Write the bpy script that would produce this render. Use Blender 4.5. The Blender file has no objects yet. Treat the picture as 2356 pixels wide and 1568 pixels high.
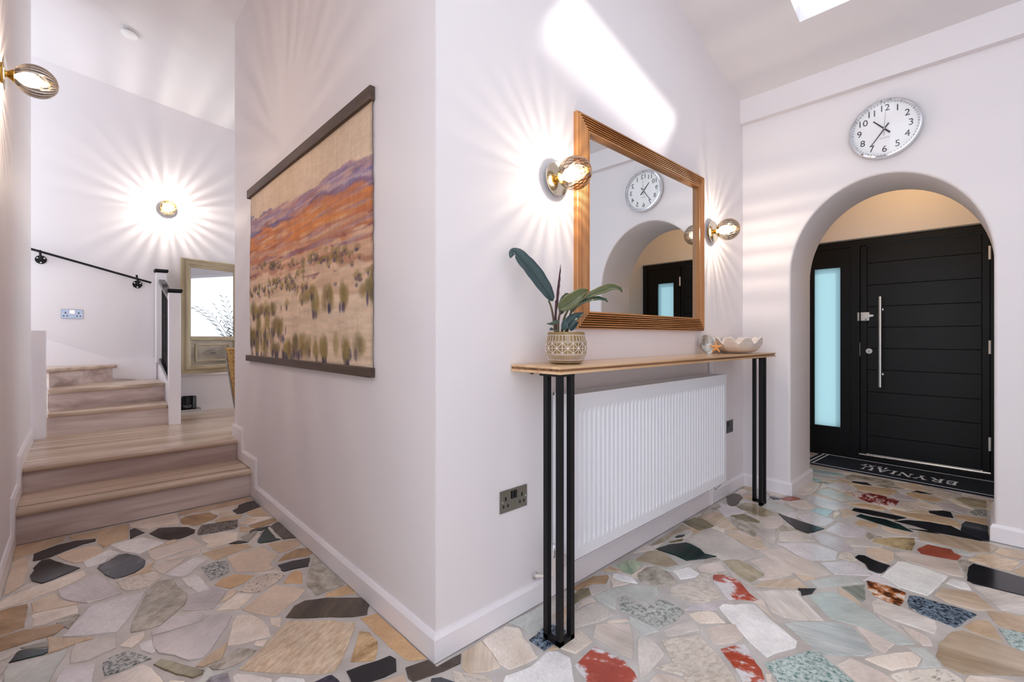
import bpy, bmesh, math, random
import numpy as np
from mathutils import Vector, Matrix
random.seed(7); rng = np.random.default_rng(5)
S = bpy.context.scene; COL = S.collection
PI = math.pi

# ------------------------------------------------------------------ camera, sky, sun, exposure
YAW, FPX, HZ, CAMH = 46.72, 1062.0, 775.0, 1.10
cd = bpy.data.cameras.new('camera'); cam = bpy.data.objects.new('camera', cd); COL.objects.link(cam)
cam.location = (0, 0, CAMH); cam.rotation_euler = (PI/2, 0, math.radians(YAW-90))
cd.sensor_width = 36; cd.lens = 36*FPX/2356; cd.shift_y = -(784-HZ)/2356; cd.clip_start = .02
S.camera = cam
S.view_settings.view_transform = 'Standard'; S.view_settings.look = 'None'
S.view_settings.gamma = 1; S.view_settings.use_curve_mapping = False
S.view_settings.exposure = 1.22
W = bpy.data.worlds.new('sky'); S.world = W; W.use_nodes = True
bg = W.node_tree.nodes['Background']; bg.inputs[0].default_value = (.83, .91, 1, 1); bg.inputs[1].default_value = 1.40
sd = bpy.data.lights.new('sun', 'SUN'); sun = bpy.data.objects.new('sun', sd); COL.objects.link(sun)
sd.energy = 2.3; sd.angle = math.radians(5.5); sd.color = (1, .97, .93)
sun.rotation_euler = Vector((-.428, .505, -.585)).to_track_quat('-Z', 'Y').to_euler()
S.cycles.max_bounces = 10; S.cycles.diffuse_bounces = 6; S.cycles.glossy_bounces = 4
S.cycles.transparent_max_bounces = 16; S.cycles.caustics_reflective = False; S.cycles.caustics_refractive = False
S.cycles.sample_clamp_indirect = 6

# ------------------------------------------------------------------ helpers
_th = math.radians(YAW)
_F = Vector((math.cos(_th), math.sin(_th), 0)); _R = Vector((math.sin(_th), -math.cos(_th), 0))
def at(px, py, ax, v):
    """point of the room seen at a pixel of the survey photograph, on the plane axis=v"""
    r = _F + _R*((px-1178)/FPX) + Vector((0, 0, 1))*((HZ-py)/FPX)
    o = Vector((0, 0, CAMH)); t = (v-o[ax])/r[ax]
    return o + r*t
def lin(c):
    c = [x/255 for x in c]
    return tuple(x/12.92 if x <= .04045 else ((x+.055)/1.055)**2.4 for x in c)
def org(p):
    o = Vector((0, 0, 0))
    while p is not None: o = o+p.location; p = p.parent
    return o
class MB:
    def __init__(s): s.v = []; s.f = []
    def add(s, vs, fs):
        n = len(s.v); s.v += [tuple(v) for v in vs]; s.f += [[i+n for i in f] for f in fs]; return s
    def box(s, x0, x1, y0, y1, z0, z1):
        return s.add([(x0,y0,z0),(x1,y0,z0),(x1,y1,z0),(x0,y1,z0),(x0,y0,z1),(x1,y0,z1),(x1,y1,z1),(x0,y1,z1)],
              [(3,2,1,0),(4,5,6,7),(0,1,5,4),(1,2,6,5),(2,3,7,6),(3,0,4,7)])
    def prism(s, poly, a, b, ax=2):
        """polygon (2d) swept between a and b along axis ax"""
        def mk(p, w): q = list(p); q.insert(ax, w); return q
        n = len(poly)
        return s.add([mk(p, a) for p in poly]+[mk(p, b) for p in poly],
              [list(range(n))[::-1], list(range(n, 2*n))]+[(i, (i+1) % n, n+(i+1) % n, n+i) for i in range(n)])
    def lathe(s, prof, c=(0,0,0), axis=(0,0,1), n=24, close=True):
        a = Vector(axis).normalized(); u = a.orthogonal().normalized(); w = a.cross(u); c = Vector(c)
        vs = []; fs = []
        for r, h in prof:
            for k in range(n):
                t = 2*PI*k/n; vs.append(c+a*h+(u*math.cos(t)+w*math.sin(t))*r)
        m = len(prof)
        for i in range(m-1):
            for k in range(n): fs.append((i*n+k, i*n+(k+1) % n, (i+1)*n+(k+1) % n, (i+1)*n+k))
        if close: fs.append(list(range(n))[::-1]); fs.append([(m-1)*n+k for k in range(n)])
        return s.add(vs, fs)
    def cyl(s, c, r, h, axis=(0,0,1), n=20): return s.lathe([(r, 0), (r, h)], c, axis, n)
    def tube(s, pts, r, n=8):
        pts = [Vector(p) for p in pts]; vs = []; fs = []
        rr = r if hasattr(r, '__len__') else [r]*len(pts)
        u = None
        for i, p in enumerate(pts):
            d = (pts[min(i+1, len(pts)-1)]-pts[max(i-1, 0)]).normalized()
            if u is None: u = d.orthogonal().normalized()
            u = (u-d*u.dot(d)).normalized(); w = d.cross(u)
            for k in range(n):
                t = 2*PI*k/n; vs.append(p+(u*math.cos(t)+w*math.sin(t))*rr[i])
        for i in range(len(pts)-1):
            for k in range(n): fs.append((i*n+k, i*n+(k+1) % n, (i+1)*n+(k+1) % n, (i+1)*n+k))
        fs.append(list(range(n))[::-1]); fs.append([(len(pts)-1)*n+k for k in range(n)])
        return s.add(vs, fs)
    def bar(s, a, b, w, h, up=(0,0,1)):
        a = Vector(a); b = Vector(b); d = (b-a).normalized(); u = d.cross(Vector(up)).normalized(); v = u.cross(d)
        q = [u*w/2+v*h/2, -u*w/2+v*h/2, -u*w/2-v*h/2, u*w/2-v*h/2]
        return s.add([a+x for x in q]+[b+x for x in q], [(0,1,2,3),(7,6,5,4)]+[(i, 4+i, 4+(i+1) % 4, (i+1) % 4) for i in range(4)])
    def build(s, name, mat, parent=None, bevel=0, smooth=False, seg=2, recalc=True):
        o = org(parent)
        me = bpy.data.meshes.new(name); me.from_pydata([Vector(v)-o for v in s.v], [], s.f)
        bm = bmesh.new(); bm.from_mesh(me)
        if recalc: bmesh.ops.recalc_face_normals(bm, faces=bm.faces)
        if bevel:
            es = [e for e in bm.edges if len(e.link_faces) == 2 and e.calc_face_angle(0) > .6]
            bmesh.ops.bevel(bm, geom=es, offset=bevel, segments=seg, affect='EDGES', profile=.5)
        bm.to_mesh(me); bm.free()
        if smooth:
            me.polygons.foreach_set('use_smooth', [True]*len(me.polygons))
            try: me.set_sharp_from_angle(angle=math.radians(40))
            except Exception: pass
        if mat: me.materials.append(mat)
        ob = bpy.data.objects.new(name, me); COL.objects.link(ob); ob.parent = parent
        return ob
def tag(o, label=None, cat=None, group=None, kind=None):
    for k, v in (('label', label), ('category', cat), ('group', group), ('kind', kind)):
        if v: o[k] = v
    return o
def empty(name, loc, label=None, cat=None, group=None, kind=None):
    o = bpy.data.objects.new(name, None); COL.objects.link(o); o.location = loc; o.empty_display_size = .1
    return tag(o, label, cat, group, kind)
def struct(o): o['kind'] = 'structure'; return o
def copy_tree(o, parent=None):
    c = o.copy(); COL.objects.link(c); c.parent = parent
    for ch in o.children: copy_tree(ch, c)
    return c
def text_mesh(txt, size, name, mat, parent, M, ext=.0008):
    cu = bpy.data.curves.new('t', 'FONT'); cu.body = txt; cu.size = size; cu.align_x = 'CENTER'; cu.align_y = 'CENTER'; cu.extrude = ext
    cu.resolution_u = 4
    t = bpy.data.objects.new('t', cu); COL.objects.link(t)
    dg = bpy.context.evaluated_depsgraph_get(); me = bpy.data.meshes.new_from_object(t.evaluated_get(dg)); me.name = name
    bpy.data.objects.remove(t); bpy.data.curves.remove(cu)
    me.transform(Matrix.Translation(-org(parent)) @ M); me.materials.clear(); me.materials.append(mat)
    o = bpy.data.objects.new(name, me); COL.objects.link(o); o.parent = parent
    return o

# ------------------------------------------------------------------ materials
def nt(m): return m.node_tree.nodes, m.node_tree.links
def pm(name, c1, rough=.5, metal=0, c2=None, scale=6, stretch=(1,1,1), lo=.35, hi=.65, detail=5, bump=0, bscale=None,
       rand=False, spec=.5, coat=0, distort=0, c3=None, emit=0):
    m = bpy.data.materials.new(name); m.use_nodes = True; N, L = nt(m); b = N['Principled BSDF']
    b.inputs['Roughness'].default_value = rough; b.inputs['Metallic'].default_value = metal
    b.inputs['Specular IOR Level'].default_value = spec; b.inputs['Coat Weight'].default_value = coat
    b.inputs['Base Color'].default_value = (*lin(c1), 1)
    if c2 or bump:
        tc = N.new('ShaderNodeTexCoord'); mp = N.new('ShaderNodeMapping'); L.new(tc.outputs['Object'], mp.inputs[0])
        mp.inputs['Scale'].default_value = stretch
        vec = mp.outputs[0]
        if rand:
            oi = N.new('ShaderNodeObjectInfo'); mu = N.new('ShaderNodeMath'); mu.operation = 'MULTIPLY'; mu.inputs[1].default_value = 6.283
            L.new(oi.outputs['Random'], mu.inputs[0])
            vr = N.new('ShaderNodeVectorRotate'); vr.rotation_type = 'Z_AXIS'; L.new(mu.outputs[0], vr.inputs['Angle']); L.new(tc.outputs['Object'], vr.inputs['Vector'])
            va = N.new('ShaderNodeVectorMath'); va.operation = 'ADD'; L.new(vr.outputs[0], va.inputs[0]); L.new(mu.outputs[0], va.inputs[1])
            L.new(va.outputs[0], mp.inputs[0])
        no = N.new('ShaderNodeTexNoise'); no.inputs['Scale'].default_value = scale; no.inputs['Detail'].default_value = detail
        if rand: no.inputs['Roughness'].default_value = .68; no.inputs['Detail'].default_value = 9
        no.inputs['Distortion'].default_value = distort; L.new(vec, no.inputs['Vector'])
        if c2:
            cr = N.new('ShaderNodeValToRGB'); L.new(no.outputs['Fac'], cr.inputs[0])
            cr.color_ramp.elements[0].position = lo; cr.color_ramp.elements[0].color = (*lin(c1), 1)
            cr.color_ramp.elements[1].position = hi; cr.color_ramp.elements[1].color = (*lin(c2), 1)
            if c3:
                e = cr.color_ramp.elements.new(min(.98, hi+(hi-lo))); e.color = (*lin(c3), 1)
            out = cr.outputs[0]
            if rand:
                n2 = N.new('ShaderNodeTexNoise'); n2.inputs['Scale'].default_value = 7; L.new(va.outputs[0], n2.inputs['Vector'])
                hv = N.new('ShaderNodeHueSaturation'); L.new(out, hv.inputs['Color'])
                mr = N.new('ShaderNodeMapRange'); mr.inputs['From Min'].default_value = .25; mr.inputs['From Max'].default_value = .75
                mr.inputs['To Min'].default_value = .84; mr.inputs['To Max'].default_value = 1.12
                L.new(n2.outputs['Fac'], mr.inputs[0]); n4 = N.new('ShaderNodeTexNoise'); n4.inputs['Scale'].default_value = 130; n4.inputs['Detail'].default_value = 3; L.new(vec, n4.inputs['Vector'])
                m4 = N.new('ShaderNodeMapRange'); m4.inputs['From Min'].default_value = .3; m4.inputs['From Max'].default_value = .7; m4.inputs['To Min'].default_value = .90; m4.inputs['To Max'].default_value = 1.07; L.new(n4.outputs['Fac'], m4.inputs[0])
                mm = N.new('ShaderNodeMath'); mm.operation = 'MULTIPLY'; L.new(mr.outputs[0], mm.inputs[0]); L.new(m4.outputs[0], mm.inputs[1])
                L.new(mm.outputs[0], hv.inputs['Value']); out = hv.outputs[0]
            L.new(out, b.inputs['Base Color'])
        if bump:
            bu = N.new('ShaderNodeBump'); bu.inputs['Strength'].default_value = bump; bu.inputs['Distance'].default_value = .002
            if bscale:
                n3 = N.new('ShaderNodeTexNoise'); n3.inputs['Scale'].default_value = bscale; n3.inputs['Detail'].default_value = 4; L.new(vec, n3.inputs['Vector']); L.new(n3.outputs['Fac'], bu.inputs['Height'])
            else: L.new(no.outputs['Fac'], bu.inputs['Height'])
            L.new(bu.outputs[0], b.inputs['Normal'])
    if emit:
        b.inputs['Emission Color'].default_value = (*lin(c1), 1); b.inputs['Emission Strength'].default_value = emit
    return m
def schlick(N, L, f0=.04, normal=None):
    """reflectance that is the same from both sides of a thin pane"""
    lw = N.new('ShaderNodeLayerWeight'); lw.inputs[0].default_value = .5
    if normal is not None: L.new(normal, lw.inputs['Normal'])
    p = N.new('ShaderNodeMath'); p.operation = 'POWER'; p.inputs[1].default_value = 4; L.new(lw.outputs['Facing'], p.inputs[0])
    m = N.new('ShaderNodeMath'); m.operation = 'MULTIPLY_ADD'; m.inputs[1].default_value = 1-f0; m.inputs[2].default_value = f0; L.new(p.outputs[0], m.inputs[0])
    return m.outputs[0]
def thin_glass(name, tint=(255,255,255), rough=0.0, body=.0):
    m = bpy.data.materials.new(name); m.use_nodes = True; N, L = nt(m); N.remove(N['Principled BSDF'])
    t = N.new('ShaderNodeBsdfTransparent'); t.inputs[0].default_value = (*lin(tint), 1)
    g = N.new('ShaderNodeBsdfGlossy'); g.inputs['Roughness'].default_value = rough
    mx = N.new('ShaderNodeMixShader')
    L.new(schlick(N, L), mx.inputs[0]); L.new(t.outputs[0], mx.inputs[1]); L.new(g.outputs[0], mx.inputs[2])
    L.new(mx.outputs[0], N['Material Output'].inputs[0]); return m
def emis(name, c, s):
    m = bpy.data.materials.new(name); m.use_nodes = True; N, L = nt(m); N.remove(N['Principled BSDF'])
    e = N.new('ShaderNodeEmission'); e.inputs[0].default_value = (*c, 1); e.inputs[1].default_value = s
    L.new(e.outputs[0], N['Material Output'].inputs[0]); return m
def wood(name, c1, c2, ax, scale=14, rough=.42, ratio=14, c3=None, lo=.3, hi=.7, coat=0, bump=.05):
    st = [1, 1, 1]; st[ax] = 1/ratio
    return pm(name, c1, rough, 0, c2, scale, tuple(st), lo, hi, 8, bump=bump, distort=.6, coat=coat, c3=c3)

M = {}
M['wall'] = pm('wall_paint', (233,228,230), .55, bump=.02, bscale=180, scale=3)
M['trim'] = pm('trim_gloss_paint', (240,236,240), .28)
M['ceil'] = pm('ceiling_paint', (226,222,224), .7)
M['grout'] = pm('grout', (204,199,195), .32, c2=(184,177,171), scale=9, bump=.2, bscale=200)
M['black'] = pm('black_powder_coat', (14,14,17), .5, spec=.3)
M['jar'] = pm('jar_black', (9,11,16), .22, spec=.3)
M['blackgloss'] = pm('black_gloss', (14,15,20), .15)
M['door'] = pm('door_black', (13,13,16), .42, bump=.05, bscale=300, spec=.25)
M['chrome'] = pm('chrome', (225,226,230), .08, 1)
M['steel'] = pm('brushed_steel', (200,200,200), .25, 1)
M['nickel'] = pm('black_nickel', (138,134,126), .16, 1)
M['brasspale'] = pm('pale_brass', (226,216,194), .14, 1)
M['brass'] = pm('polished_brass', (232,190,96), .12, 1)
M['enamel'] = pm('radiator_enamel', (232,234,240), .25)
M['grille'] = pm('grille_grey', (120,126,136), .4)
M['white'] = pm('white_plastic', (240,240,240), .35)
M['mirror'] = pm('mirror_silver', (232,236,238), .0, 1)
M['glass'] = thin_glass('clear_glass')
M['frost'] = None
M['oakx'] = wood('oak_x', (176,152,132), (218,198,180), 0, 14, .34, 16, c3=(228,212,198), lo=.36, hi=.62)
M['oak_riser'] = wood('limed_oak_riser', (176,154,147), (222,206,200), 0, 13, .42, 14, c3=(224,210,204), lo=.36, hi=.62)
M['plank'] = wood('landing_plank', (176,152,130), (214,194,174), 0, 13, .24, 18, c3=(226,210,194), lo=.36, hi=.62)
M['pinex'] = wood('pine_x', (160,102,54), (208,152,96), 0, 26, .35, 22, c3=(218,168,116))
M['pinez'] = wood('pine_z', (160,102,54), (208,152,96), 2, 26, .35, 22, c3=(218,168,116))
M['ply'] = wood('table_ash', (186,142,98), (226,192,150), 0, 14, .32, 16, coat=.3)
M['groove'] = pm('dark_groove', (104,60,28), .5)  # darker brown on the mirror frame's groove faces, so the reeds stand out
M['plye'] = wood('table_edge', (92,56,32), (168,118,74), 0, 40, .4, 20)
M['hang'] = wood('hanger_wood', (62,48,40), (98,78,64), 1, 22, .6, 14)
M['antz'] = pm('antique_paint', (156,138,108), .55, 0, (196,182,152), 9, (1,1,.15), .3, .7, 7, bump=.1)
M['antx'] = pm('antique_paint_rail', (150,132,104), .55, 0, (196,182,152), 9, (.15,1,1), .3, .7, 7, bump=.1)
M['antp'] = pm('antique_panel', (120,110,96), .6, 0, (186,176,158), 7, (.5,1,1.2), .3, .7, 8, bump=.15)
M['rattan'] = pm('rattan', (150,108,52), .5, 0, (206,164,98), 60, (1,1,1), .4, .6, 3, bump=.4)
M['paper'] = pm('book_white', (226,224,220), .6)
M['soil'] = pm('soil', (46,38,30), .9, 0, (90,74,52), 80)
M['mat'] = pm('mat_navy', (9,15,30), .9, 0, (16,24,42), 200, bump=.3)
M['matw'] = pm('mat_white', (240,243,250), .85)

def sconce_glass():
    m = bpy.data.materials.new('smoked_dimple_glass'); m.use_nodes = True; N, L = nt(m); N.remove(N['Principled BSDF'])
    tc = N.new('ShaderNodeTexCoord'); sx = N.new('ShaderNodeSeparateXYZ'); L.new(tc.outputs['Object'], sx.inputs[0])
    cx = N.new('ShaderNodeCombineXYZ'); L.new(sx.outputs[0], cx.inputs[0]); L.new(sx.outputs[2], cx.inputs[2])
    nm = N.new('ShaderNodeVectorMath'); nm.operation = 'NORMALIZE'; L.new(cx.outputs[0], nm.inputs[0])
    no = N.new('ShaderNodeTexNoise'); no.inputs['Scale'].default_value = 8.5; no.inputs['Detail'].default_value = 1.0; L.new(nm.outputs[0], no.inputs['Vector'])
    an = N.new('ShaderNodeMath'); an.operation = 'ARCTAN2'; L.new(sx.outputs[0], an.inputs[0]); L.new(sx.outputs[2], an.inputs[1])
    m1 = N.new('ShaderNodeMath'); m1.operation = 'MULTIPLY'; m1.inputs[1].default_value = 27; L.new(an.outputs[0], m1.inputs[0])
    m2 = N.new('ShaderNodeMath'); m2.operation = 'MULTIPLY_ADD'; m2.inputs[1].default_value = 5; L.new(no.outputs['Fac'], m2.inputs[0]); L.new(m1.outputs[0], m2.inputs[2])
    m3 = N.new('ShaderNodeMath'); m3.operation = 'SINE'; L.new(m2.outputs[0], m3.inputs[0])
    m4 = N.new('ShaderNodeMath'); m4.operation = 'MULTIPLY_ADD'; m4.inputs[1].default_value = .17; L.new(m3.outputs[0], m4.inputs[0]); L.new(no.outputs['Fac'], m4.inputs[2])
    cr = N.new('ShaderNodeValToRGB'); L.new(m4.outputs[0], cr.inputs[0])
    cr.color_ramp.elements[0].position = .36; cr.color_ramp.elements[0].color = (.26,.23,.20,1)
    cr.color_ramp.elements[1].position = .66; cr.color_ramp.elements[1].color = (1,.98,.94,1)
    lw = N.new('ShaderNodeLayerWeight'); lw.inputs[0].default_value = .35
    mxc = N.new('ShaderNodeMix'); mxc.data_type = 'RGBA'; mxc.blend_type = 'MULTIPLY'
    L.new(lw.outputs['Facing'], mxc.inputs[0]); L.new(cr.outputs[0], mxc.inputs[6]); mxc.inputs[7].default_value = (.60,.51,.42,1)
    t = N.new('ShaderNodeBsdfTransparent'); L.new(mxc.outputs[2], t.inputs[0])
    vo = N.new('ShaderNodeTexVoronoi'); vo.inputs['Scale'].default_value = 42; L.new(tc.outputs['Object'], vo.inputs['Vector'])
    bu = N.new('ShaderNodeBump'); bu.inputs['Strength'].default_value = .5; bu.inputs['Distance'].default_value = .004; L.new(vo.outputs['Distance'], bu.inputs['Height'])
    g = N.new('ShaderNodeBsdfGlossy'); g.inputs['Roughness'].default_value = .03; g.inputs[0].default_value = (.95,.85,.72,1); L.new(bu.outputs[0], g.inputs['Normal'])
    mx = N.new('ShaderNodeMixShader'); L.new(schlick(N, L, .09, bu.outputs[0]), mx.inputs[0]); L.new(t.outputs[0], mx.inputs[1]); L.new(g.outputs[0], mx.inputs[2])
    L.new(mx.outputs[0], N['Material Output'].inputs[0]); return m
M['globe'] = sconce_glass()
M['bulb'] = emis('bulb_glow', (1, .84, .62), 9)
def clear_bulb(m):       # glowing clear bulb: light from the filament passes through its glass
    N, L = nt(m); e = next(n for n in N if n.type == 'EMISSION'); t = N.new('ShaderNodeBsdfTransparent'); ad = N.new('ShaderNodeAddShader')
    L.new(e.outputs[0], ad.inputs[0]); L.new(t.outputs[0], ad.inputs[1]); L.new(ad.outputs[0], N['Material Output'].inputs[0])
clear_bulb(M['bulb'])
def frosted():
    m = bpy.data.materials.new('frosted_glass'); m.use_nodes = True; N, L = nt(m); b = N['Principled BSDF']
    N.remove(b); tr = N.new('ShaderNodeBsdfTranslucent'); tr.inputs[0].default_value = (*lin((104,128,131)), 1)
    g = N.new('ShaderNodeBsdfGlossy'); g.inputs['Roughness'].default_value = .25
    mx = N.new('ShaderNodeMixShader'); mx.inputs[0].default_value = .05
    L.new(tr.outputs[0], mx.inputs[1]); L.new(g.outputs[0], mx.inputs[2]); L.new(mx.outputs[0], N['Material Output'].inputs[0]); return m
M['frost'] = frosted()

# ------------------------------------------------------------------ room shell
LZ = .333                                   # landing level
def zc(x): return 2.829-.2585*(x-3.61)      # sloping ceiling over the hall
XL, XM, YR, XA, YB = -.25, .89, 1.325, 3.61, 5.87
def wall_box(name, x0, x1, y0, y1, z0=0, mat='wall', extra=.03):
    b = MB(); b.add([(x0,y0,z0),(x1,y0,z0),(x1,y1,z0),(x0,y1,z0),(x0,y0,zc(x0)+extra),(x1,y0,zc(x1)+extra),(x1,y1,zc(x1)+extra),(x0,y1,zc(x0)+extra)],
          [(3,2,1,0),(4,5,6,7),(0,1,5,4),(1,2,6,5),(2,3,7,6),(3,0,4,7)])
    return struct(b.build(name, M[mat]))
wall_box('wall_left', XL-.13, XL, .75, 4.93)
wm = wall_box('wall_middle', XM, XM+.14, YR, 4.085)
wall_box('wall_right', XM+.14, XA, YR, YR+.14)
wall_box('wall_front_added', -1.5, XA+.05, -1.36, -1.22)  # unseen wall, added to keep the sun out of the hall
wb = MB(); wb.box(-2.2, 3.54, YB, YB+.14, 0, 4.3); struct(wb.build('wall_back', M['wall']))
wb = MB(); wb.box(-1.1, XL-.13, 4.79, 4.93, 0, 4.3); struct(wb.build('wall_stair_added', M['wall']))  # unseen wall, added to cut the sky light reaching the stairs
# dado boxing below the tall mirror, with its ledge
db = MB(); db.box(.664, 3.4, 5.785, YB, LZ, .70); struct(db.build('wall_dado', M['wall']))
lb = MB(); lb.box(.664, 3.4, 5.765, YB, .70, .72); struct(lb.build('trim_1', M['trim'], bevel=.004))
# arch wall with rounded arrises
def arch_path(d=0):
    a, b, c, z0 = .49+d, .58+d, .52, 1.525
    p = [(c-a, 0), (c-a, .4), (c-a, .8), (c-a, 1.2)]
    p += [(c-a*math.cos(PI*k/40), z0+b*math.sin(PI*k/40)) for k in range(41)]
    p += [(c+a, 1.2), (c+a, .8), (c+a, .4), (c+a, 0)]
    return p
def arch_wall():
    bm = bmesh.new(); r = .016; X0, X1 = XA, 4.10
    loops = []
    for k in range(5):
        t = PI/2*k/4; loops.append((X0+r-r*math.cos(t), r-r*math.sin(t)))
    for k in range(5):
        t = PI/2*k/4; loops.append((X1-r+r*math.sin(t), r-r*math.cos(t)))
    L = []
    for x, d in loops: L.append([bm.verts.new((x, y, z)) for y, z in arch_path(d)])
    for a, b in zip(L, L[1:]):
        for i in range(len(a)-1):
            f = bm.faces.new((a[i], a[i+1], b[i+1], b[i])); f.smooth = True
    for Lp, x in ((L[0], X0), (L[-1], X1)):
        y0, y1 = -1.36, 1.465
        zt = 3.0
        O = []
        for k, (yy, zz) in enumerate(arch_path(0)):
            if k < 4: p = (y0, zz)
            elif k > 44: p = (y1, zz)
            else: p = (y0+(y1-y0)*(k-4)/40, zt)
            O.append(bm.verts.new((x, *p)))
        for k in range(len(Lp)-1): bm.faces.new((Lp[k], Lp[k+1], O[k+1], O[k]))
    me = bpy.data.meshes.new('wall_arch'); bmesh.ops.recalc_face_normals(bm, faces=bm.faces); bm.to_mesh(me); bm.free(); me.materials.append(M['wall'])
    o = bpy.data.objects.new('wall_far', me); COL.objects.link(o); return struct(o)
arch_wall()
bb = MB(); bb.prism([(XA-.05, 2.67), (XA+.01, 2.67), (XA+.01, zc(XA)+.02), (XA-.05, zc(XA-.05)+.02)], -1.22, YR, 1); struct(bb.build('trim_2', M['wall']))
# porch beyond the arch
vb = MB(); vb.box(4.10, 5.26, 1.40, 1.52, 0, 2.6); struct(vb.build('wall_porch_left', M['wall']))
vb = MB(); vb.box(4.10, 5.26, -.56, -.44, 0, 2.6); struct(vb.build('wall_porch_right', M['wall']))
vb = MB(); vb.box(5.10, 5.26, -.44, 1.40, 1.975, 2.6); struct(vb.build('wall_porch_end', M['wall']))
vb = MB(); vb.box(4.05, 5.26, -.56, 1.52, 2.6, 2.7); struct(vb.build('ceiling_porch', M['ceil']))
# ceiling with the roof-light opening
ROOF = [(2.05, 3.107, .48, .82), (.10, 1.20, -.95, .25)]      # roof lights
def ceiling():
    b = MB()
    xs = sorted({-1.5, XA+.1, *[h[0] for h in ROOF], *[h[1] for h in ROOF]}); ys = sorted({-1.36, 4.3, *[h[2] for h in ROOF], *[h[3] for h in ROOF]})
    for x0, x1 in zip(xs, xs[1:]):
        for y0, y1 in zip(ys, ys[1:]):
            if any(h[0] <= x0 and x1 <= h[1] and h[2] <= y0 and y1 <= h[3] for h in ROOF): continue
            b.add([(x0,y0,zc(x0)),(x1,y0,zc(x1)),(x1,y1,zc(x1)),(x0,y1,zc(x0)),(x0,y0,zc(x0)+.09),(x1,y0,zc(x1)+.09),(x1,y1,zc(x1)+.09),(x0,y1,zc(x0)+.09)],
               [(3,2,1,0),(4,5,6,7),(0,1,5,4),(1,2,6,5),(2,3,7,6),(3,0,4,7)])
    # lower part over the stairs
    vs = []; fs = []; nx, ny = 8, 6
    for k in (0, .2):
        for j in range(ny+1):
            for i in range(nx+1):
                x = -1.5+5.0*i/nx; t = j/ny; y = 4.3+(YB-4.3)*t
                vs.append((x, y, zc(x)*(1-t)+t*(3.547-.12*x)+k))
    n1 = (nx+1)*(ny+1)
    for j in range(ny):
        for i in range(nx):
            a = j*(nx+1)+i; fs += [(a, a+1, a+nx+2, a+nx+1), (n1+a, n1+a+1, n1+a+nx+2, n1+a+nx+1)]
    b.add(vs, fs)
    o = struct(b.build('ceiling', M['ceil'], recalc=False))
    k = .09
    for nn, (tx0, tx1, ty0, ty1) in zip((1, 4), ROOF):
        w = empty('window_%d' % nn, ((tx0+tx1)/2, (ty0+ty1)/2, zc((tx0+tx1)/2)+k), kind='structure')
        f = MB()
        for (x0, x1, y0, y1) in ((tx0, tx1, ty0-.04, ty0), (tx0, tx1, ty1, ty1+.04), (tx0-.04, tx0, ty0-.04, ty1+.04), (tx1, tx1+.04, ty0-.04, ty1+.04)):
            f.add([(x0,y0,zc(x0)+k),(x1,y0,zc(x1)+k),(x1,y1,zc(x1)+k),(x0,y1,zc(x0)+k),(x0,y0,zc(x0)+k+.06),(x1,y0,zc(x1)+k+.06),(x1,y1,zc(x1)+k+.06),(x0,y1,zc(x0)+k+.06)],
                   [(3,2,1,0),(4,5,6,7),(0,1,5,4),(1,2,6,5),(2,3,7,6),(3,0,4,7)])
        f.build('window_frame', M['white'], w)
        g = MB(); g.add([(tx0,ty0,zc(tx0)+k+.02),(tx1,ty0,zc(tx1)+k+.02),(tx1,ty1,zc(tx1)+k+.02),(tx0,ty1,zc(tx0)+k+.02)], [(0,1,2,3)]); g.build('pane', M['glass'], w)
ceiling()
# dining-room side: window wall
def window_wall():
    x0, x1 = 3.40, 3.54; wins = [(1.60, 3.95, .75, 2.2), (4.15, 5.72, .36, 2.75)]
    b = MB(); ys = [1.465, wins[0][0], wins[0][1], wins[1][0], wins[1][1], YB]
    b.box(x0, x1, ys[0], ys[1], 0, 3.2); b.box(x0, x1, ys[2], ys[3], 0, 3.2); b.box(x0, x1, ys[4], ys[5], 0, 3.2)
    for (y0, y1, z0, z1) in wins: b.box(x0, x1, y0, y1, 0, z0); b.box(x0, x1, y0, y1, z1, 3.2)
    struct(b.build('wall_window', M['wall']))
    for n, (y0, y1, z0, z1) in enumerate(wins):
        w = empty('window_%d' % (n+2), (x0+.07, (y0+y1)/2, z0), kind='structure')
        f = MB()
        for yy in ((y0, y1-.06) if n == 0 else (y0, (y0+y1)/2-.03, y1-.06)): f.box(x0+.04, x0+.10, yy, yy+.06, z0, z1)
        f.box(x0+.04, x0+.10, y0, y1, z0, z0+.06); f.box(x0+.04, x0+.10, y0, y1, z1-.06, z1)
        f.build('window_frame', M['white'], w)
        for ya, yb2 in (((y0+.06, y1-.06),) if n == 0 else ((y0+.06, (y0+y1)/2-.03), ((y0+y1)/2+.03, y1-.06))):
            g = MB(); g.box(x0+.065, x0+.075, ya, yb2, z0+.06, z1-.06); g.build('pane', M['glass'], w)
window_wall()
# ------------------------------------------------------------------ crazy-paved hall floor
fl = MB(); fl.box(-1.5, 5.4, -1.36, 3.99, -.10, -.0035)
floor = struct(fl.build('floor', M['grout']))
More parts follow.
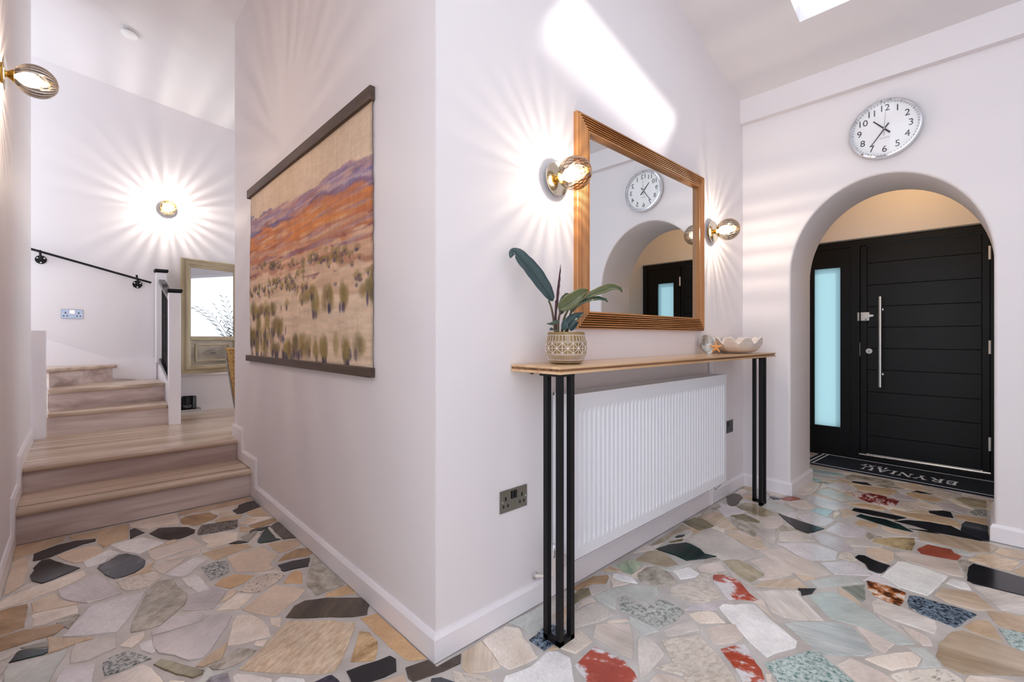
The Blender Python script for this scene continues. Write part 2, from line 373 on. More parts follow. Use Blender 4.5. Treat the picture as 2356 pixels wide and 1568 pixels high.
# outlines of the paving stones, surveyed tile by tile: T origin x, origin y, scale; then kind: outline
STONES = """
T 0 1176 4
tan: 150,312 610,218 575,270 480,310 370,360 290,385 200,415 115,460 130,330
tan: 640,225 1180,110 1187,245 1060,275 960,330 895,290 892,240 760,250 660,262
black: 300,455 305,390 420,345 530,305 700,265 885,247 880,270 760,300 600,360 480,410 380,440
tan2: 515,400 700,340 880,310 950,330 945,375 850,420 780,455 690,470 600,445 560,430
tan2: 115,470 200,425 270,420 255,460 265,545 230,580 240,640 180,690 90,745 30,765 70,600
black: 300,520 340,480 380,445 460,430 520,455 640,490 740,515 600,575 480,625 380,660 290,635 270,590 310,540
white: 770,460 1010,345 1105,375 1000,425 960,465 800,515 775,490
white: 1015,312 1190,262 1310,235 1400,255 1520,285 1280,388 1140,365
slate: 890,520 910,490 990,455 1090,395 1170,382 1270,400 1340,445 1330,500 1240,560 1130,600 1050,615 960,580
black: 1190,170 1240,150 1335,190 1260,220 1195,250
cream: 0,830 120,760 300,690 480,640 680,560 770,540 800,575 740,620 560,700 380,770 250,820 100,865 0,895 -120,920 -120,860
lav: 530,720 680,660 880,575 980,610 1010,660 1080,705 1130,745 960,800 800,840 640,820 560,790
speck: 1065,640 1180,600 1330,565 1420,545 1490,590 1390,680 1280,715 1140,722 1100,690
brown: -120,940 0,910 110,875 250,845 262,875 245,960 225,1060 120,1095 0,1135 -120,1160
beige: 280,840 420,780 510,745 545,790 540,830 460,880 380,905 300,920 290,870
cream: 300,940 420,910 560,885 710,860 725,890 720,935 640,950 500,1000 400,1040 290,1060 310,1000 285,965
brown: -120,1180 0,1150 100,1115 240,1080 420,1050 560,1020 640,995 590,1060 500,1130 330,1175 160,1230 0,1280 -120,1310
pale: 565,1150 740,970 820,870 1000,820 1180,770 1340,728 1290,830 1200,960 1080,1105 900,1125 700,1145
dgreen: 75,1390 150,1290 200,1268 420,1256 530,1225 480,1270 400,1312 230,1352
greyst: 180,1250 400,1193 575,1170 582,1200 540,1220 420,1245 230,1262
sage: 30,1480 80,1405 240,1365 420,1325 560,1280 620,1262 600,1320 520,1430 440,1600 30,1600
greyp: 690,1215 900,1160 1070,1125 1070,1250 950,1300 800,1370 640,1393 655,1280
gran: 945,1380 1060,1310 1180,1275 1300,1310 1400,1345 1250,1400 1100,1470 960,1505 940,1440
pale: 590,1425 760,1405 885,1390 860,1500 850,1600 500,1600 520,1530
cream: 1095,1235 1200,1150 1340,1095 1330,1160 1210,1250 1150,1240
pink: 920,1568 1060,1500 1320,1395 1400,1430 1480,1510 1530,1600 920,1640
pale: 1275,1220 1400,1170 1440,1285 1390,1305 1290,1270
T 350 1126 4
tan: 245,205 560,135 880,70 930,88 780,132 560,178 400,202 262,238
cream: -215,310 -100,280 40,248 168,222 230,215 255,265 245,305 168,315 40,338 -30,362 -140,348 -210,335
brown: 270,310 260,270 300,245 420,222 520,208 605,235 560,270 420,322 340,328
cream: 525,195 640,165 772,142 762,165 720,188 620,203 560,213
tan2: 615,212 735,197 755,217 650,240 622,238
black: 738,190 785,165 793,140 860,115 940,95 1000,150 900,185 830,215 780,220
tan: 578,275 645,248 830,227 815,252 700,282 595,300
gran2: 425,365 450,325 790,270 790,325 760,355 600,385 420,415 415,395
black: 0,385 60,350 200,342 330,340 400,365 390,395 280,440 180,462 80,450 10,420 -30,400
tan: 865,202 1000,158 1090,238 1000,243 930,243 880,220
tan2: 800,310 880,252 980,270 900,308 830,320
brown: 890,325 1000,292 1130,257 1148,280 1050,320 940,358 900,340
dbrown: 1085,335 1130,303 1170,292 1330,440 1200,453 1130,390
tan: 800,335 930,348 955,358 870,383 800,383
greyst: 812,433 880,402 960,368 968,385 900,463 840,458
dgreen: 965,478 1005,402 1060,345 1095,385 1138,440 1185,453 1080,478 990,490
cream: 450,425 600,400 710,375 790,392 790,460 720,485 560,540 490,530 510,490 455,460
pink: -40,560 100,520 350,445 480,500 380,533 200,588 30,648 -20,620
pink: 112,638 250,592 460,537 440,578 280,618 150,648
tan: 460,580 560,552 740,502 860,490 920,520 800,563 680,608 580,648 520,610
tan2: 695,625 740,600 880,560 1020,515 1080,560 1165,595 1110,650 1080,690 1125,715 980,765 920,750 770,750 730,690
tan: 1065,495 1200,470 1330,452 1370,495 1310,535 1180,576 1110,545
brown: 1152,658 1220,592 1340,537 1430,532 1478,580 1440,603 1290,628
black: 1155,690 1290,650 1455,620 1440,700 1310,725 1190,755 1180,720
gran: 450,710 560,665 680,645 705,680 710,745 640,785 540,825 500,780
pale: 110,780 240,702 390,617 510,640 420,700 340,770 280,800
pink: 0,700 120,662 305,632 260,670 100,770 30,740
bw: 268,820 400,775 460,810 490,860 540,910 420,942 320,880
ochre: 572,870 642,812 760,772 945,785 850,850 720,908 640,888
pepper: 775,930 900,840 960,800 1080,770 1225,780 1140,850 1000,935 880,940
ochre: 1207,855 1272,762 1330,737 1383,757 1388,858 1290,856
tan2: 820,1100 1000,970 1130,870 1300,890 1415,915 1350,990 1150,1155 1040,1150 900,1125
cream: 590,1105 700,1010 790,945 940,955 870,1030 800,1095 720,1095
lav: 275,1108 335,965 450,932 560,882 695,920 640,1000 560,1093 420,1103
mottle: -50,930 60,830 200,815 240,890 325,950 310,1040 210,1130 80,1240 -80,1290 -200,1310 -190,1230 -100,1050
lav: -10,1310 180,1165 440,1122 480,1132 458,1200 240,1268 0,1335
lav: 0,1350 230,1290 462,1215 492,1153 600,1132 740,1148 700,1240 600,1380 540,1480 450,1550 330,1568 200,1520 60,1500 0,1440
cream: 690,1430 735,1230 780,1155 920,1145 1010,1190 1075,1260 1095,1345 980,1370 840,1410
cream: 1080,1175 1190,1165 1180,1250 1150,1255 1095,1235
cream: 935,1425 950,1390 1070,1370 1020,1440
T 350 1372 6.01
olive: 10,930 120,850 300,890 540,960 720,1000 700,1060 560,1120 330,1070 150,1000
purple: 720,1190 820,1100 1050,1040 1090,1190
mottle: 755,960 1000,832 1200,705 1450,725 1380,800 1230,900 1050,998 810,998
bw2: 1110,1100 1170,1055 1400,1065 1640,1120 1670,1140 1640,1200 1110,1200
white: 1690,1165 1790,1095 2100,1125 2135,1200 1690,1200
cream: 235,1160 260,1140 455,1155 450,1200 235,1200
T 640 1250 4.93
trav: -453,1422 -199,1192 88,880 120,868 600,865 880,895 870,960 810,1110 720,1330 640,1440 500,1470 0,1462 -250,1445
mottle: 330,330 410,130 470,190 760,460 720,475 430,585 380,520 320,470
ochre: 525,570 760,470 800,475 890,555 700,585 540,590
dbrown: 80,835 180,700 300,640 560,605 940,605 1035,690 1010,800 850,825 500,830 200,840
ochre: 930,840 1120,785 1690,1300 1530,1320 1450,1310 1250,1160 1050,960
trav2: 815,1335 860,1180 920,985 1040,1000 1130,1100 1130,1200 1100,1315 960,1330
black: 770,1440 950,1370 1120,1320 1270,1260 1340,1300 1345,1440 1200,1510 1050,1560 850,1620 800,1500
purpleb: 415,1560 560,1490 610,1480 680,1530 710,1568 700,1620 400,1620
dbrown: 1440,1400 1700,1310 1800,1390 2076,1240 2071,1350 1876,1440 1676,1510 1530,1560 1470,1520
tan2: 1080,1590 1250,1525 1430,1475 1460,1560 1450,1620 1080,1640
T 980 1250 4.93
sand: 405,1238 620,1098 700,1170 775,1270 850,1390 700,1448 480,1465 405,1400
cream: 640,1090 900,930 1060,950 1090,1000 1110,1070 1180,1130 1270,1280 1150,1350 950,1425 830,1360 750,1230
sage: 930,890 1200,760 1370,660 1380,900 1280,980 1180,1020 1110,960 1060,930
blueg: 1165,1085 1260,1010 1370,920 1440,905 1530,940 1590,980 1580,1050 1440,1138 1340,1210 1240,1140
tan: 1365,1210 1445,1148 1515,1180 1440,1198
cream: 1522,1180 1640,1080 1660,1020 1740,975 1830,1040 1895,1105 1820,1160 1700,1240 1600,1210
white: 860,1600 900,1490 1180,1390 1380,1212 1500,1217 1640,1290 1660,1390 1700,1640 860,1640
slate: 45,1600 60,1520 170,1505 330,1560 320,1640 45,1640
speck: 295,1432 420,1455 720,1490 760,1560 750,1640 350,1640 310,1500
T 1300 1176 4
greyp: 75,930 250,835 330,855 455,940 330,1008 75,1078
pink2: 260,1150 280,1040 430,1020 600,1030 630,1130 625,1355 520,1310 380,1220
red: 85,1410 270,1240 430,1310 540,1350 570,1400 640,1470 680,1600 640,1640 260,1640 150,1490
greyp: 665,1180 690,1130 800,1170 925,1310 850,1390 750,1500 690,1520 670,1400
cream: 380,1015 400,992 560,982 600,1010 400,1023
mottle2: 485,790 560,772 640,835 760,880 890,785 1050,880 1110,920 1020,1000 870,1065 750,1020 640,960 520,910
sage: 260,780 420,702 640,672 855,692 865,755 760,855 640,808 560,750 470,780 465,895 335,838
white: 440,565 560,580 630,610 670,660 520,635 435,610
gstreak: 470,490 560,450 650,440 710,480 620,575 540,550
brown2: 645,440 760,362 860,352 950,402 1050,488 950,508 840,488 712,458
mottle: 660,570 740,512 830,502 950,552 1040,640 960,678 820,678 700,640
white: 990,545 1140,505 1245,570 1200,600 1060,620 1030,580
pink: 1205,510 1300,472 1430,462 1490,540 1370,558 1235,548
dgreen: 835,340 950,300 1110,280 1160,295 1250,345 1290,385 1400,410 1300,430 1120,450 1010,400
greyp: 1125,250 1230,192 1370,162 1560,250 1690,340 1795,400 1640,448 1440,438 1330,380 1250,330 1172,290
speck: 965,690 1100,652 1300,612 1370,662 1440,778 1300,838 1150,828 1050,790 962,760
cream: 1135,940 1300,905 1390,930 1480,1020 1250,1025 1190,990
greyp: 900,1090 1020,1032 1160,992 1240,1060 1240,1090 1080,1130 940,1150
speck: 885,1180 1100,1150 1240,1132 1350,1250 1480,1400 1568,1510 1600,1640 1160,1640 1000,1390
speck: 835,1430 970,1375 1040,1430 1100,1510 940,1470
pink2: 720,1640 840,1482 1000,1502 1120,1560 1130,1640
pink: 1292,1080 1400,1042 1568,1032 1650,1150 1560,1208 1390,1218 1332,1170
olive: 1085,95 1190,52 1260,62 1378,130 1240,173 1142,130
sand: 1215,45 1400,-10 1520,90 1605,168 1510,178 1400,125
dgreen: 1010,230 1040,215 1105,210 1090,228 1030,238
olive: 950,275 1090,245 1080,268 980,285
brown2: 765,318 900,232 1000,172 1080,112 1145,150 1000,208 900,278
brown: 75,690 200,622 260,592 410,582 380,658 260,658 100,728
olive: 75,760 150,705 255,692 240,758 150,800 80,850
T 1640 1176 4
red: 0,580 70,575 170,600 250,640 290,690 340,750 430,820 250,805 140,805 60,700 0,630
white: 10,840 210,855 260,845 380,850 500,960 780,1190 765,1250 560,1310 500,1340 340,1200 190,1040
red: 70,1260 220,1220 300,1220 340,1270 400,1390 450,1450 500,1600 480,1640 300,1640 240,1500 170,1390
ggran: 470,1390 600,1350 760,1310 930,1265 1050,1350 1310,1568 1330,1640 640,1640 560,1500
sagest: 660,1030 800,1008 960,1013 1120,1013 1290,1062 1400,1190 1480,1290 1400,1328 1000,1308 860,1200 720,1080
sage2: 870,770 1000,737 1130,742 1280,820 1480,940 1640,1060 1860,1218 1700,1223 1500,1130 1300,1040 1080,980 980,880
wstreak: 395,732 560,718 790,724 800,770 915,890 1025,1003 800,998 650,968 540,918 470,800
sand: 375,680 450,642 600,622 775,608 870,698 700,702 500,692
olive2: 85,450 220,432 330,482 475,575 350,648 260,600 180,540
pink: 345,450 480,413 600,472 735,568 600,588 480,558 410,500
pink2: 435,355 640,332 760,402 910,452 1105,573 930,603 780,568 680,528 580,468
tan2: 105,195 220,187 330,222 420,272 505,333 400,343 290,298 190,248
pale: 590,290 820,277 960,302 1155,370 1135,443 900,448 762,388 652,318
pale: 995,470 1220,448 1330,482 1465,588 1300,583 1115,573
lav: 905,210 1050,202 1170,242 1305,350 1200,378 985,288
black: 600,15 700,50 920,120 1030,155 930,190 870,198 760,155
pale: 765,32 920,10 1125,77 1045,128 960,123 845,90
pale: 1035,170 1150,97 1300,122 1415,170 1375,238 1200,228
greyp: 345,170 500,152 575,182 585,250 565,318 430,218
greyp: 605,190 760,172 865,212 945,268 760,273 602,268
olive: 150,30 300,22 440,90 400,108 250,68
sage: 895,635 1030,612 1200,592 1340,602 1395,658 1160,678 962,698
gstripe: 1185,690 1400,672 1410,800 1370,830 1280,758
pink: 1130,1400 1260,1340 1400,1400 1568,1480 1700,1568 1650,1640 1400,1640
T 1964 1176 4
pink: 15,1050 130,1087 260,1150 380,1220 290,1300 170,1230
cream: 100,1350 360,1295 540,1280 625,1350 590,1420 360,1460 230,1410
pepper2: 320,1495 520,1450 750,1435 860,1450 1000,1540 1060,1640 480,1640 400,1560
sandb: 752,1320 782,1202 900,1102 1000,1087 1200,1152 1400,1222 1568,1292 1700,1332 1700,1508 1300,1498 1000,1488 832,1420
tan: 1010,1050 1140,992 1250,1002 1310,1080 1383,1193 1250,1158 1080,1098
ggran: 1330,1070 1450,1085 1568,1115 1700,1145 1700,1318 1568,1278 1440,1228 1392,1150
tan: 1225,912 1380,922 1568,962 1700,1002 1700,1135 1540,1105 1370,1058 1290,1008
blueg: 510,765 600,775 800,840 1000,890 1140,945 1050,990 940,1065 780,1000 620,940 510,880 490,830
wstreak: 160,830 220,802 400,862 620,952 750,1002 770,1060 750,1123 560,1058 350,988 180,910
pink: 440,1042 560,1083 690,1152 733,1233 640,1228 520,1130
brecc: 115,630 250,660 400,710 485,745 470,810 430,865 320,830 180,760 130,700
bw3: 250,590 400,455 470,460 640,510 870,590 780,690 680,770 560,735 420,690
white: 850,655 900,615 1040,650 1085,720 980,705
sand: 742,760 802,702 1000,722 1120,742 1308,903 1150,908 1000,868 862,830
pink2: 382,380 480,367 650,402 955,452 1015,598 900,583 700,518 480,448
redb: 580,345 680,300 900,345 930,380 1000,410 960,448 800,420 620,385
tan2: 112,330 250,332 370,372 373,440 300,468 190,428 112,388
ochre2: 160,275 200,245 400,235 560,245 570,290 540,355 380,330 220,290
sandb: 592,180 800,207 1000,242 1260,292 1328,330 1280,373 1080,373 850,308 612,258
black: 370,85 500,75 700,95 900,130 980,170 1220,270 1240,280 1000,235 760,190 560,130
slate: 990,110 1030,85 1240,130 1250,275 1180,252 985,170
dgreen: 20,40 60,20 160,45 300,70 430,115 550,185 400,160 200,100
tan: 0,100 60,77 220,110 228,135 170,153 60,128
tan2: 242,132 420,162 538,192 500,218 302,183
trav: 1052,440 1150,387 1300,392 1538,465 1440,543 1252,498
tan: 1292,370 1340,332 1480,347 1700,402 1700,458 1568,438 1400,408
black: 1040,630 1050,510 1100,475 1300,530 1568,605 1700,640 1700,810 1568,770 1250,695 1100,660
wstreak: 1112,692 1220,692 1500,762 1700,822 1700,958 1568,948 1350,898 1232,800
tan: 1462,545 1568,482 1700,522 1700,620 1568,597
black: 5,420 40,395 100,400 180,440 260,470 340,495 300,540 250,570 140,540 100,475
greyp: 0,132 150,192 100,248 0,220
T 1940 1040 6.01
red2: 120,580 180,540 300,550 470,580 640,620 790,650 710,750 560,720 380,700 240,640
tan: 142,450 300,462 600,492 758,515 720,558 640,588 500,578 320,540 212,520
mottle: 30,340 110,300 300,332 600,372 700,402 715,468 560,448 400,398 200,378 60,370
slate: 115,395 330,415 400,455 280,440 130,415
tan2: 705,420 850,427 1080,472 1195,528 980,523 800,480
tan: 852,550 1000,547 1200,592 1395,650 1300,688 1100,650 900,600
lav: 662,590 800,577 950,612 1055,660 900,658 740,640
cream: 932,690 1060,667 1250,722 1378,788 1180,778 1000,730
speck: 742,760 800,692 930,682 1050,742 1175,798 1000,798 850,788
tan: 62,705 300,702 500,737 598,770 570,798 380,773 180,740
tan: 622,790 700,782 900,832 1160,852 1400,892 1560,942 1635,1000 1600,1038 1400,988 1100,938 880,888 682,828
black: 1180,805 1370,800 1490,820 1530,905 1330,870 1190,830
black: 110,795 150,765 350,790 600,840 880,900 740,930 480,880 220,825
lav: 1262,720 1360,692 1550,712 1728,800 1690,848 1500,798 1332,750
gran: 1732,830 1820,782 1980,792 1980,888 1842,868
olive2: 1542,640 1650,612 1980,662 1980,768 1800,748 1652,698
speck: 1232,540 1400,547 1558,590 1518,638 1400,638 1262,588
tan: 1542,860 1700,872 1980,912 1980,998 1740,948 1582,908
T 1640 1040 6.01
pink: 1130,560 1340,390 1498,430 1458,500 1388,568 1250,588
pale: 1302,610 1400,592 1750,682 1895,740 1700,798 1500,758 1382,698 1292,640
sage: 1432,560 1482,502 1620,502 1800,562 1975,640 1800,668 1600,618
pale: 1512,450 1700,422 1850,422 1998,510 1900,538 1780,528 1602,478
redb: 930,630 1010,610 1150,610 1220,640 1080,665 990,655
slate: 770,605 840,610 940,635 920,662 840,650
pink: 992,680 1120,667 1280,662 1438,750 1320,783 1180,763 1062,730
sage: 642,720 780,652 950,722 1148,790 1120,828 940,838 762,770
teal: 1350,795 1420,765 1560,780 1670,800 1600,880 1500,860
tan: 392,610 500,562 590,602 605,678 500,648 422,628
olive2: 327,740 440,692 560,702 740,782 885,850 680,888 540,848 402,788
dbrown: 182,610 300,562 380,582 418,620 330,728 240,738 202,700
olive2: 232,850 330,822 450,842 560,902 648,970 560,978 420,918 302,900
tan: 402,470 460,462 600,502 598,548 460,528
teal: 1350,222 1500,242 1828,300 1800,328 1600,308 1362,270
pale: 1362,280 1560,312 1738,340 1700,378 1500,358 1362,330
teal: 1362,350 1508,375 1490,400 1352,385
pink: 732,540 820,542 1055,590 930,598 782,578
"""
K = {  # kind: (c1, c2, scale, stretch, lo, hi, rough, c3)
 'tan': ((189,160,128),(217,193,164),9,(1,.35,1),.3,.7,.24,None), 'tan2': ((210,187,164),(229,210,190),9,(1,.5,1),.3,.7,.25,None),
 'ochre': ((198,157,113),(217,183,142),10,(1,.6,1),.3,.7,.25,None), 'ochre2': ((104,84,52),(206,184,142),8,(1,.4,1),.35,.55,.22,None),
 'cream': ((224,206,187),(242,230,218),10,(1,.5,1),.3,.6,.25,None), 'beige': ((196,172,144),(224,206,184),16,(1,.4,1),.3,.7,.28,None),
 'brown': ((136,104,71),(189,155,114),14,(1,.4,1),.3,.7,.24,None), 'brown2': ((150,130,104),(196,182,160),14,(1,.4,1),.3,.7,.24,None),
 'dbrown': ((62,52,46),(98,84,70),14,(1,.25,1),.35,.7,.24,None), 'black': ((24,24,29),(40,40,46),18,(1,1,1),.4,.7,.16,(70,70,74)),
 'slate': ((38,42,52),(104,106,112),9,(1,.5,1),.45,.75,.18,None), 'white': ((238,236,236),(246,244,242),8,(1,.4,1),.3,.6,.24,None),
 'pale': ((214,208,212),(228,223,224),5,(1,.4,1),.3,.7,.16,None), 'lav': ((187,177,179),(216,208,210),7,(1,.3,1),.3,.7,.16,None),
 'greyp': ((198,190,184),(220,212,204),7,(1,.4,1),.3,.7,.18,None), 'greyst': ((110,108,98),(170,164,152),14,(1,.4,1),.35,.65,.2,None),
 'pink': ((212,196,185),(229,218,210),8,(1,.3,1),.3,.7,.2,None), 'pink2': ((201,186,173),(230,218,210),9,(1,.1,1),.35,.65,.2,None),
 'sand': ((186,161,133),(229,213,194),9,(1,.08,1),.35,.65,.2,None), 'sandb': ((166,144,119),(211,192,169),9,(1,.08,1),.3,.7,.2,None),
 'speck': ((184,170,156),(218,208,196),70,(1,.5,1),.34,.54,.28,None), 'trav': ((190,156,120),(226,206,180),60,(1,.3,1),.30,.56,.28,None),
 'trav2': ((140,102,58),(216,184,142),18,(.6,1,1),.35,.6,.28,None), 'mottle': ((124,114,98),(200,192,180),26,(1,.6,1),.3,.62,.24,None),
 'mottle2': ((98,104,94),(196,198,192),48,(1,1,1),.36,.56,.2,None), 'sage': ((186,189,184),(214,215,210),6,(1,.3,1),.3,.7,.18,None),
 'sage2': ((180,190,186),(212,218,213),5,(1,.15,1),.3,.7,.18,None), 'sagest': ((166,176,176),(216,219,216),14,(1,.07,1),.36,.6,.18,None),
 'gran': ((84,90,92),(196,196,192),85,(1,1,1),.42,.56,.2,None), 'gran2': ((52,48,48),(150,142,136),85,(1,1,1),.42,.62,.2,None),
 'ggran': ((82,124,120),(196,210,206),70,(1,1,1),.36,.56,.18,None), 'blueg': ((22,32,46),(140,158,176),80,(1,1,1),.42,.60,.18,None),
 'pepper': ((52,46,42),(218,202,188),75,(1,1,1),.38,.46,.22,None), 'pepper2': ((142,126,108),(236,228,216),60,(1,.4,1),.34,.46,.25,None),
 'red': ((170,66,44),(186,84,60),11,(1,.6,1),.42,.475,.18,(226,222,224)), 'red2': ((122,40,36),(140,52,46),14,(1,.4,1),.44,.49,.16,(222,204,202)),
 'redb': ((140,66,48),(172,92,70),12,(1,.5,1),.3,.7,.2,None), 'dgreen': ((14,28,30),(26,60,56),12,(1,.5,1),.4,.7,.14,(50,110,96)),
 'gstreak': ((96,136,112),(196,206,176),10,(1,.2,1),.35,.6,.2,None), 'gstripe': ((88,98,88),(180,184,172),12,(.15,1,1),.35,.65,.18,None),
 'olive': ((98,88,62),(150,140,108),18,(1,.5,1),.3,.7,.25,None), 'olive2': ((122,110,82),(196,184,160),12,(1,.4,1),.3,.65,.2,None),
 'wstreak': ((190,178,166),(238,232,226),11,(1,.12,1),.3,.6,.22,None), 'purple': ((104,96,106),(178,172,184),24,(1,1,1),.35,.65,.2,None),
 'purpleb': ((46,42,58),(78,74,92),20,(1,1,1),.35,.7,.18,None), 'bw': ((84,86,92),(236,232,230),15,(.3,1,1),.40,.50,.15,None),
 'bw2': ((150,138,132),(238,230,224),14,(1,.2,1),.34,.46,.2,None), 'bw3': ((120,128,118),(232,236,230),5,(1,.6,1),.28,.38,.14,(240,240,236)),
 'brecc': ((78,44,28),(190,112,54),26,(1,.6,1),.42,.5,.18,(236,222,208)), 'teal_reflect': ((160,198,206),(200,216,218),8,(1,.3,1),.3,.7,.14,None),  # teal kind: reflection of the sidelight glass put into the stone colour
}
SM = {k: pm('stone_'+k, v[0], v[6], 0, v[1], v[2], v[3], v[4], v[5], 6, rand=True, c3=v[7], spec=.45, bump=.03 if k in ('trav','speck','mottle') else 0) for k, v in K.items()}
occ = np.zeros((700, 520), bool)            # 1 cm raster of the hall floor, from (-1.5,-1.4)
def inside_pts(poly):
    xs = np.array([p[0] for p in poly]); ys = np.array([p[1] for p in poly])
    i0, i1 = int((xs.min()+1.5)*100)-1, int((xs.max()+1.5)*100)+2; j0, j1 = int((ys.min()+1.4)*100)-1, int((ys.max()+1.4)*100)+2
    i0, j0 = max(i0, 0), max(j0, 0); i1, j1 = min(i1, 700), min(j1, 520)
    if i1 <= i0 or j1 <= j0: return None
    gx, gy = np.meshgrid((np.arange(i0, i1)+.5)/100-1.5, (np.arange(j0, j1)+.5)/100-1.4, indexing='ij')
    c = np.zeros(gx.shape, bool)
    n = len(poly)
    for k in range(n):
        x1, y1 = poly[k]; x2, y2 = poly[(k+1) % n]
        if y1 == y2: continue
        c ^= ((gy < y1) != (gy < y2)) & (gx < (x2-x1)*(gy-y1)/(y2-y1)+x1)
    return i0, i1, j0, j1, c
def stone_outline(poly, step=.03, amp=.0022):
    out = []
    n = len(poly)
    for k in range(n):
        a = Vector(poly[k]); b = Vector(poly[(k+1) % n]); d = b-a; m = max(1, min(6, int(d.length/step)))
        nrm = Vector((-d.y, d.x)).normalized() if d.length > 1e-6 else Vector((0, 0))
        for i in range(m):
            p = a+d*(i/m)
            if i: p = p+nrm*random.uniform(-amp, amp)
            out.append((p.x, p.y))
    return out
def inset(poly, d):
    n = len(poly); area = sum(poly[i][0]*poly[(i+1) % n][1]-poly[(i+1) % n][0]*poly[i][1] for i in range(n))
    sg = 1 if area > 0 else -1; out = []
    for i in range(n):
        a = Vector(poly[i-1]); b = Vector(poly[i]); c = Vector(poly[(i+1) % n])
        n1 = Vector((-(b-a).y, (b-a).x)); n2 = Vector((-(c-b).y, (c-b).x))
        nn = n1.normalized()+n2.normalized()
        nn = nn.normalized() if nn.length > 1e-4 else Vector((0, 0))
        p = b+nn*d*sg; out.append((p.x, p.y))
    return out
def stone_mesh(b, poly, zt=0.0):
    q = stone_outline(poly); r = inset(q, .0022); n = len(q)
    b.add([(x, y, -.006) for x, y in q]+[(x, y, zt-.0012) for x, y in q]+[(x, y, zt) for x, y in r],
          [(i, (i+1) % n, n+(i+1) % n, n+i) for i in range(n)]+[(n+i, n+(i+1) % n, 2*n+(i+1) % n, 2*n+i) for i in range(n)]+[[2*n+i for i in range(n)]])
nst = 0
def lay(kind, poly):
    global nst
    b = MB(); stone_mesh(b, poly, random.uniform(-.0004, .0004)); b.build('stone', SM[kind], floor); nst += 1
ox = oy = 0; sc = 1
for line in STONES.strip().splitlines():
    if line[0] == 'T': _, ox, oy, sc = line.split(); ox, oy, sc = float(ox), float(oy), float(sc); continue
    k, pts = line.split(':'); poly = []
    for t in pts.split():
        a, c = t.split(','); p = at(ox+float(a)/sc, oy+float(c)/sc, 2, 0.0); poly.append((p.x, p.y))
    r = inside_pts(poly)
    if r is None: continue
    i0, i1, j0, j1, c = r
    # keep clear of stones already laid
    if (occ[i0:i1, j0:j1] & c).sum() > .35*max(1, c.sum()): continue
    occ[i0:i1, j0:j1] |= c; lay(k, inset(poly, .001))
# filler stones where the survey shows none
def free(x, y):
    i, j = int((x+1.5)*100), int((y+1.4)*100)
    return 0 <= i < 700 and 0 <= j < 520 and not occ[i, j]
def allowed(x, y):
    if y > 3.55 or y < -1.2 or x < -1.45 or x > 5.05: return False
    if x > XM-.02 and y > YR-.02 and x < XA+.2: return False
    if x > XM and y > YR: return False
    if x < XL and y > 1.0: return False
    if 3.58 < x < 4.12 and (y > 1.0 or y < .04): return False
    if x >= 4.1 and (y > 1.38 or y < -.42): return False
    return True
grow = []
RK = ('greyp', 'tan2', 'cream', 'mottle', 'black', 'pink', 'sage', 'tan'); rest = {k: MB() for k in RK}; fillk = ['pale','greyp','tan2','cream','tan','lav','pink','sage','mottle','beige','speck','pale','greyp','pink']
cells = [(x, y) for x in np.arange(-1.45, 5.05, .085) for y in np.arange(-1.2, 3.55, .085)]
random.shuffle(cells)
def visible(x, y):
    d = Vector((x, y, -CAMH)); z = d.dot(_F)
    if z < .3: return False
    px = 1178+FPX*d.dot(_R)/z; py = HZ+FPX*CAMH/z
    return -40 < px < 2400 and py < 1610
for (x, y) in cells:
    x += random.uniform(-.03, .03); y += random.uniform(-.03, .03)
    if not allowed(x, y) or not free(x, y): continue
    n = random.choice((7, 8, 9)); t0 = random.uniform(0, 6.3); pts = []; asp = random.uniform(0, PI)
    for k in range(n):
        t = t0+2*PI*k/n+random.uniform(-.2, .2); rr = 0; lim = .09+.10*abs(math.cos(t-asp))
        while rr < lim:
            rr += .006
            if not free(x+rr*math.cos(t), y+rr*math.sin(t)) or not allowed(x+rr*math.cos(t), y+rr*math.sin(t)): rr -= .013; break
        rr = max(rr, .004); pts.append((x+rr*math.cos(t), y+rr*math.sin(t)))
    ar = abs(sum(pts[i][0]*pts[(i+1) % n][1]-pts[(i+1) % n][0]*pts[i][1] for i in range(n)))/2
    if ar < .0022: continue
    r = inside_pts(pts)
    if r is None: continue
    i0, i1, j0, j1, c = r; occ[i0:i1, j0:j1] |= c
    grow.append((visible(x, y), ar, pts))
grow.sort(key=lambda g: (-g[0], -g[1]))
for vis, ar, pts in grow:
    if nst < 298: lay(random.choice(fillk), pts)
    else: stone_mesh(rest[random.choice(RK)], pts)
for k in RK:
    if rest[k].f: tag(rest[k].build('stone_chippings', SM[k], floor), kind='stuff')

# ------------------------------------------------------------------ skirting boards
def skirt_profile(h=.092, t=.015): return [(0, 0), (t, 0), (t, h-.016), (t*.45, h-.004), (t*.4, h), (0, h)]
def mitre(b, prof, z0, p0, p1, m0, m1, mk):
    n = len(prof)
    b.add([mk(p0+m0*a, a, z0+c) for a, c in prof]+[mk(p1+m1*a, a, z0+c) for a, c in prof],
          [list(range(n))[::-1], list(range(n, 2*n))]+[(i, (i+1) % n, n+(i+1) % n, n+i) for i in range(n)])
def skirt_x(name, x0, x1, y, side, m0=0, m1=0, z0=0, h=.092):      # along x, face towards side*y
    b = MB(); mitre(b, skirt_profile(h), z0, x0, x1, m0, m1, lambda p, d, z: (p, y+side*d, z)); return struct(b.build(name, M['trim']))
def skirt_y(name, y0, y1, x, side, m0=0, m1=0, z0=0, h=.092):
    b = MB(); mitre(b, skirt_profile(h), z0, y0, y1, m0, m1, lambda p, d, z: (x+side*d, p, z)); return struct(b.build(name, M['trim']))
skirt_x('baseboard_right', XM, XA, YR, -1, -1, -1)
skirt_y('baseboard_far_left', 1.01, YR, XA, -1, -1, -1)
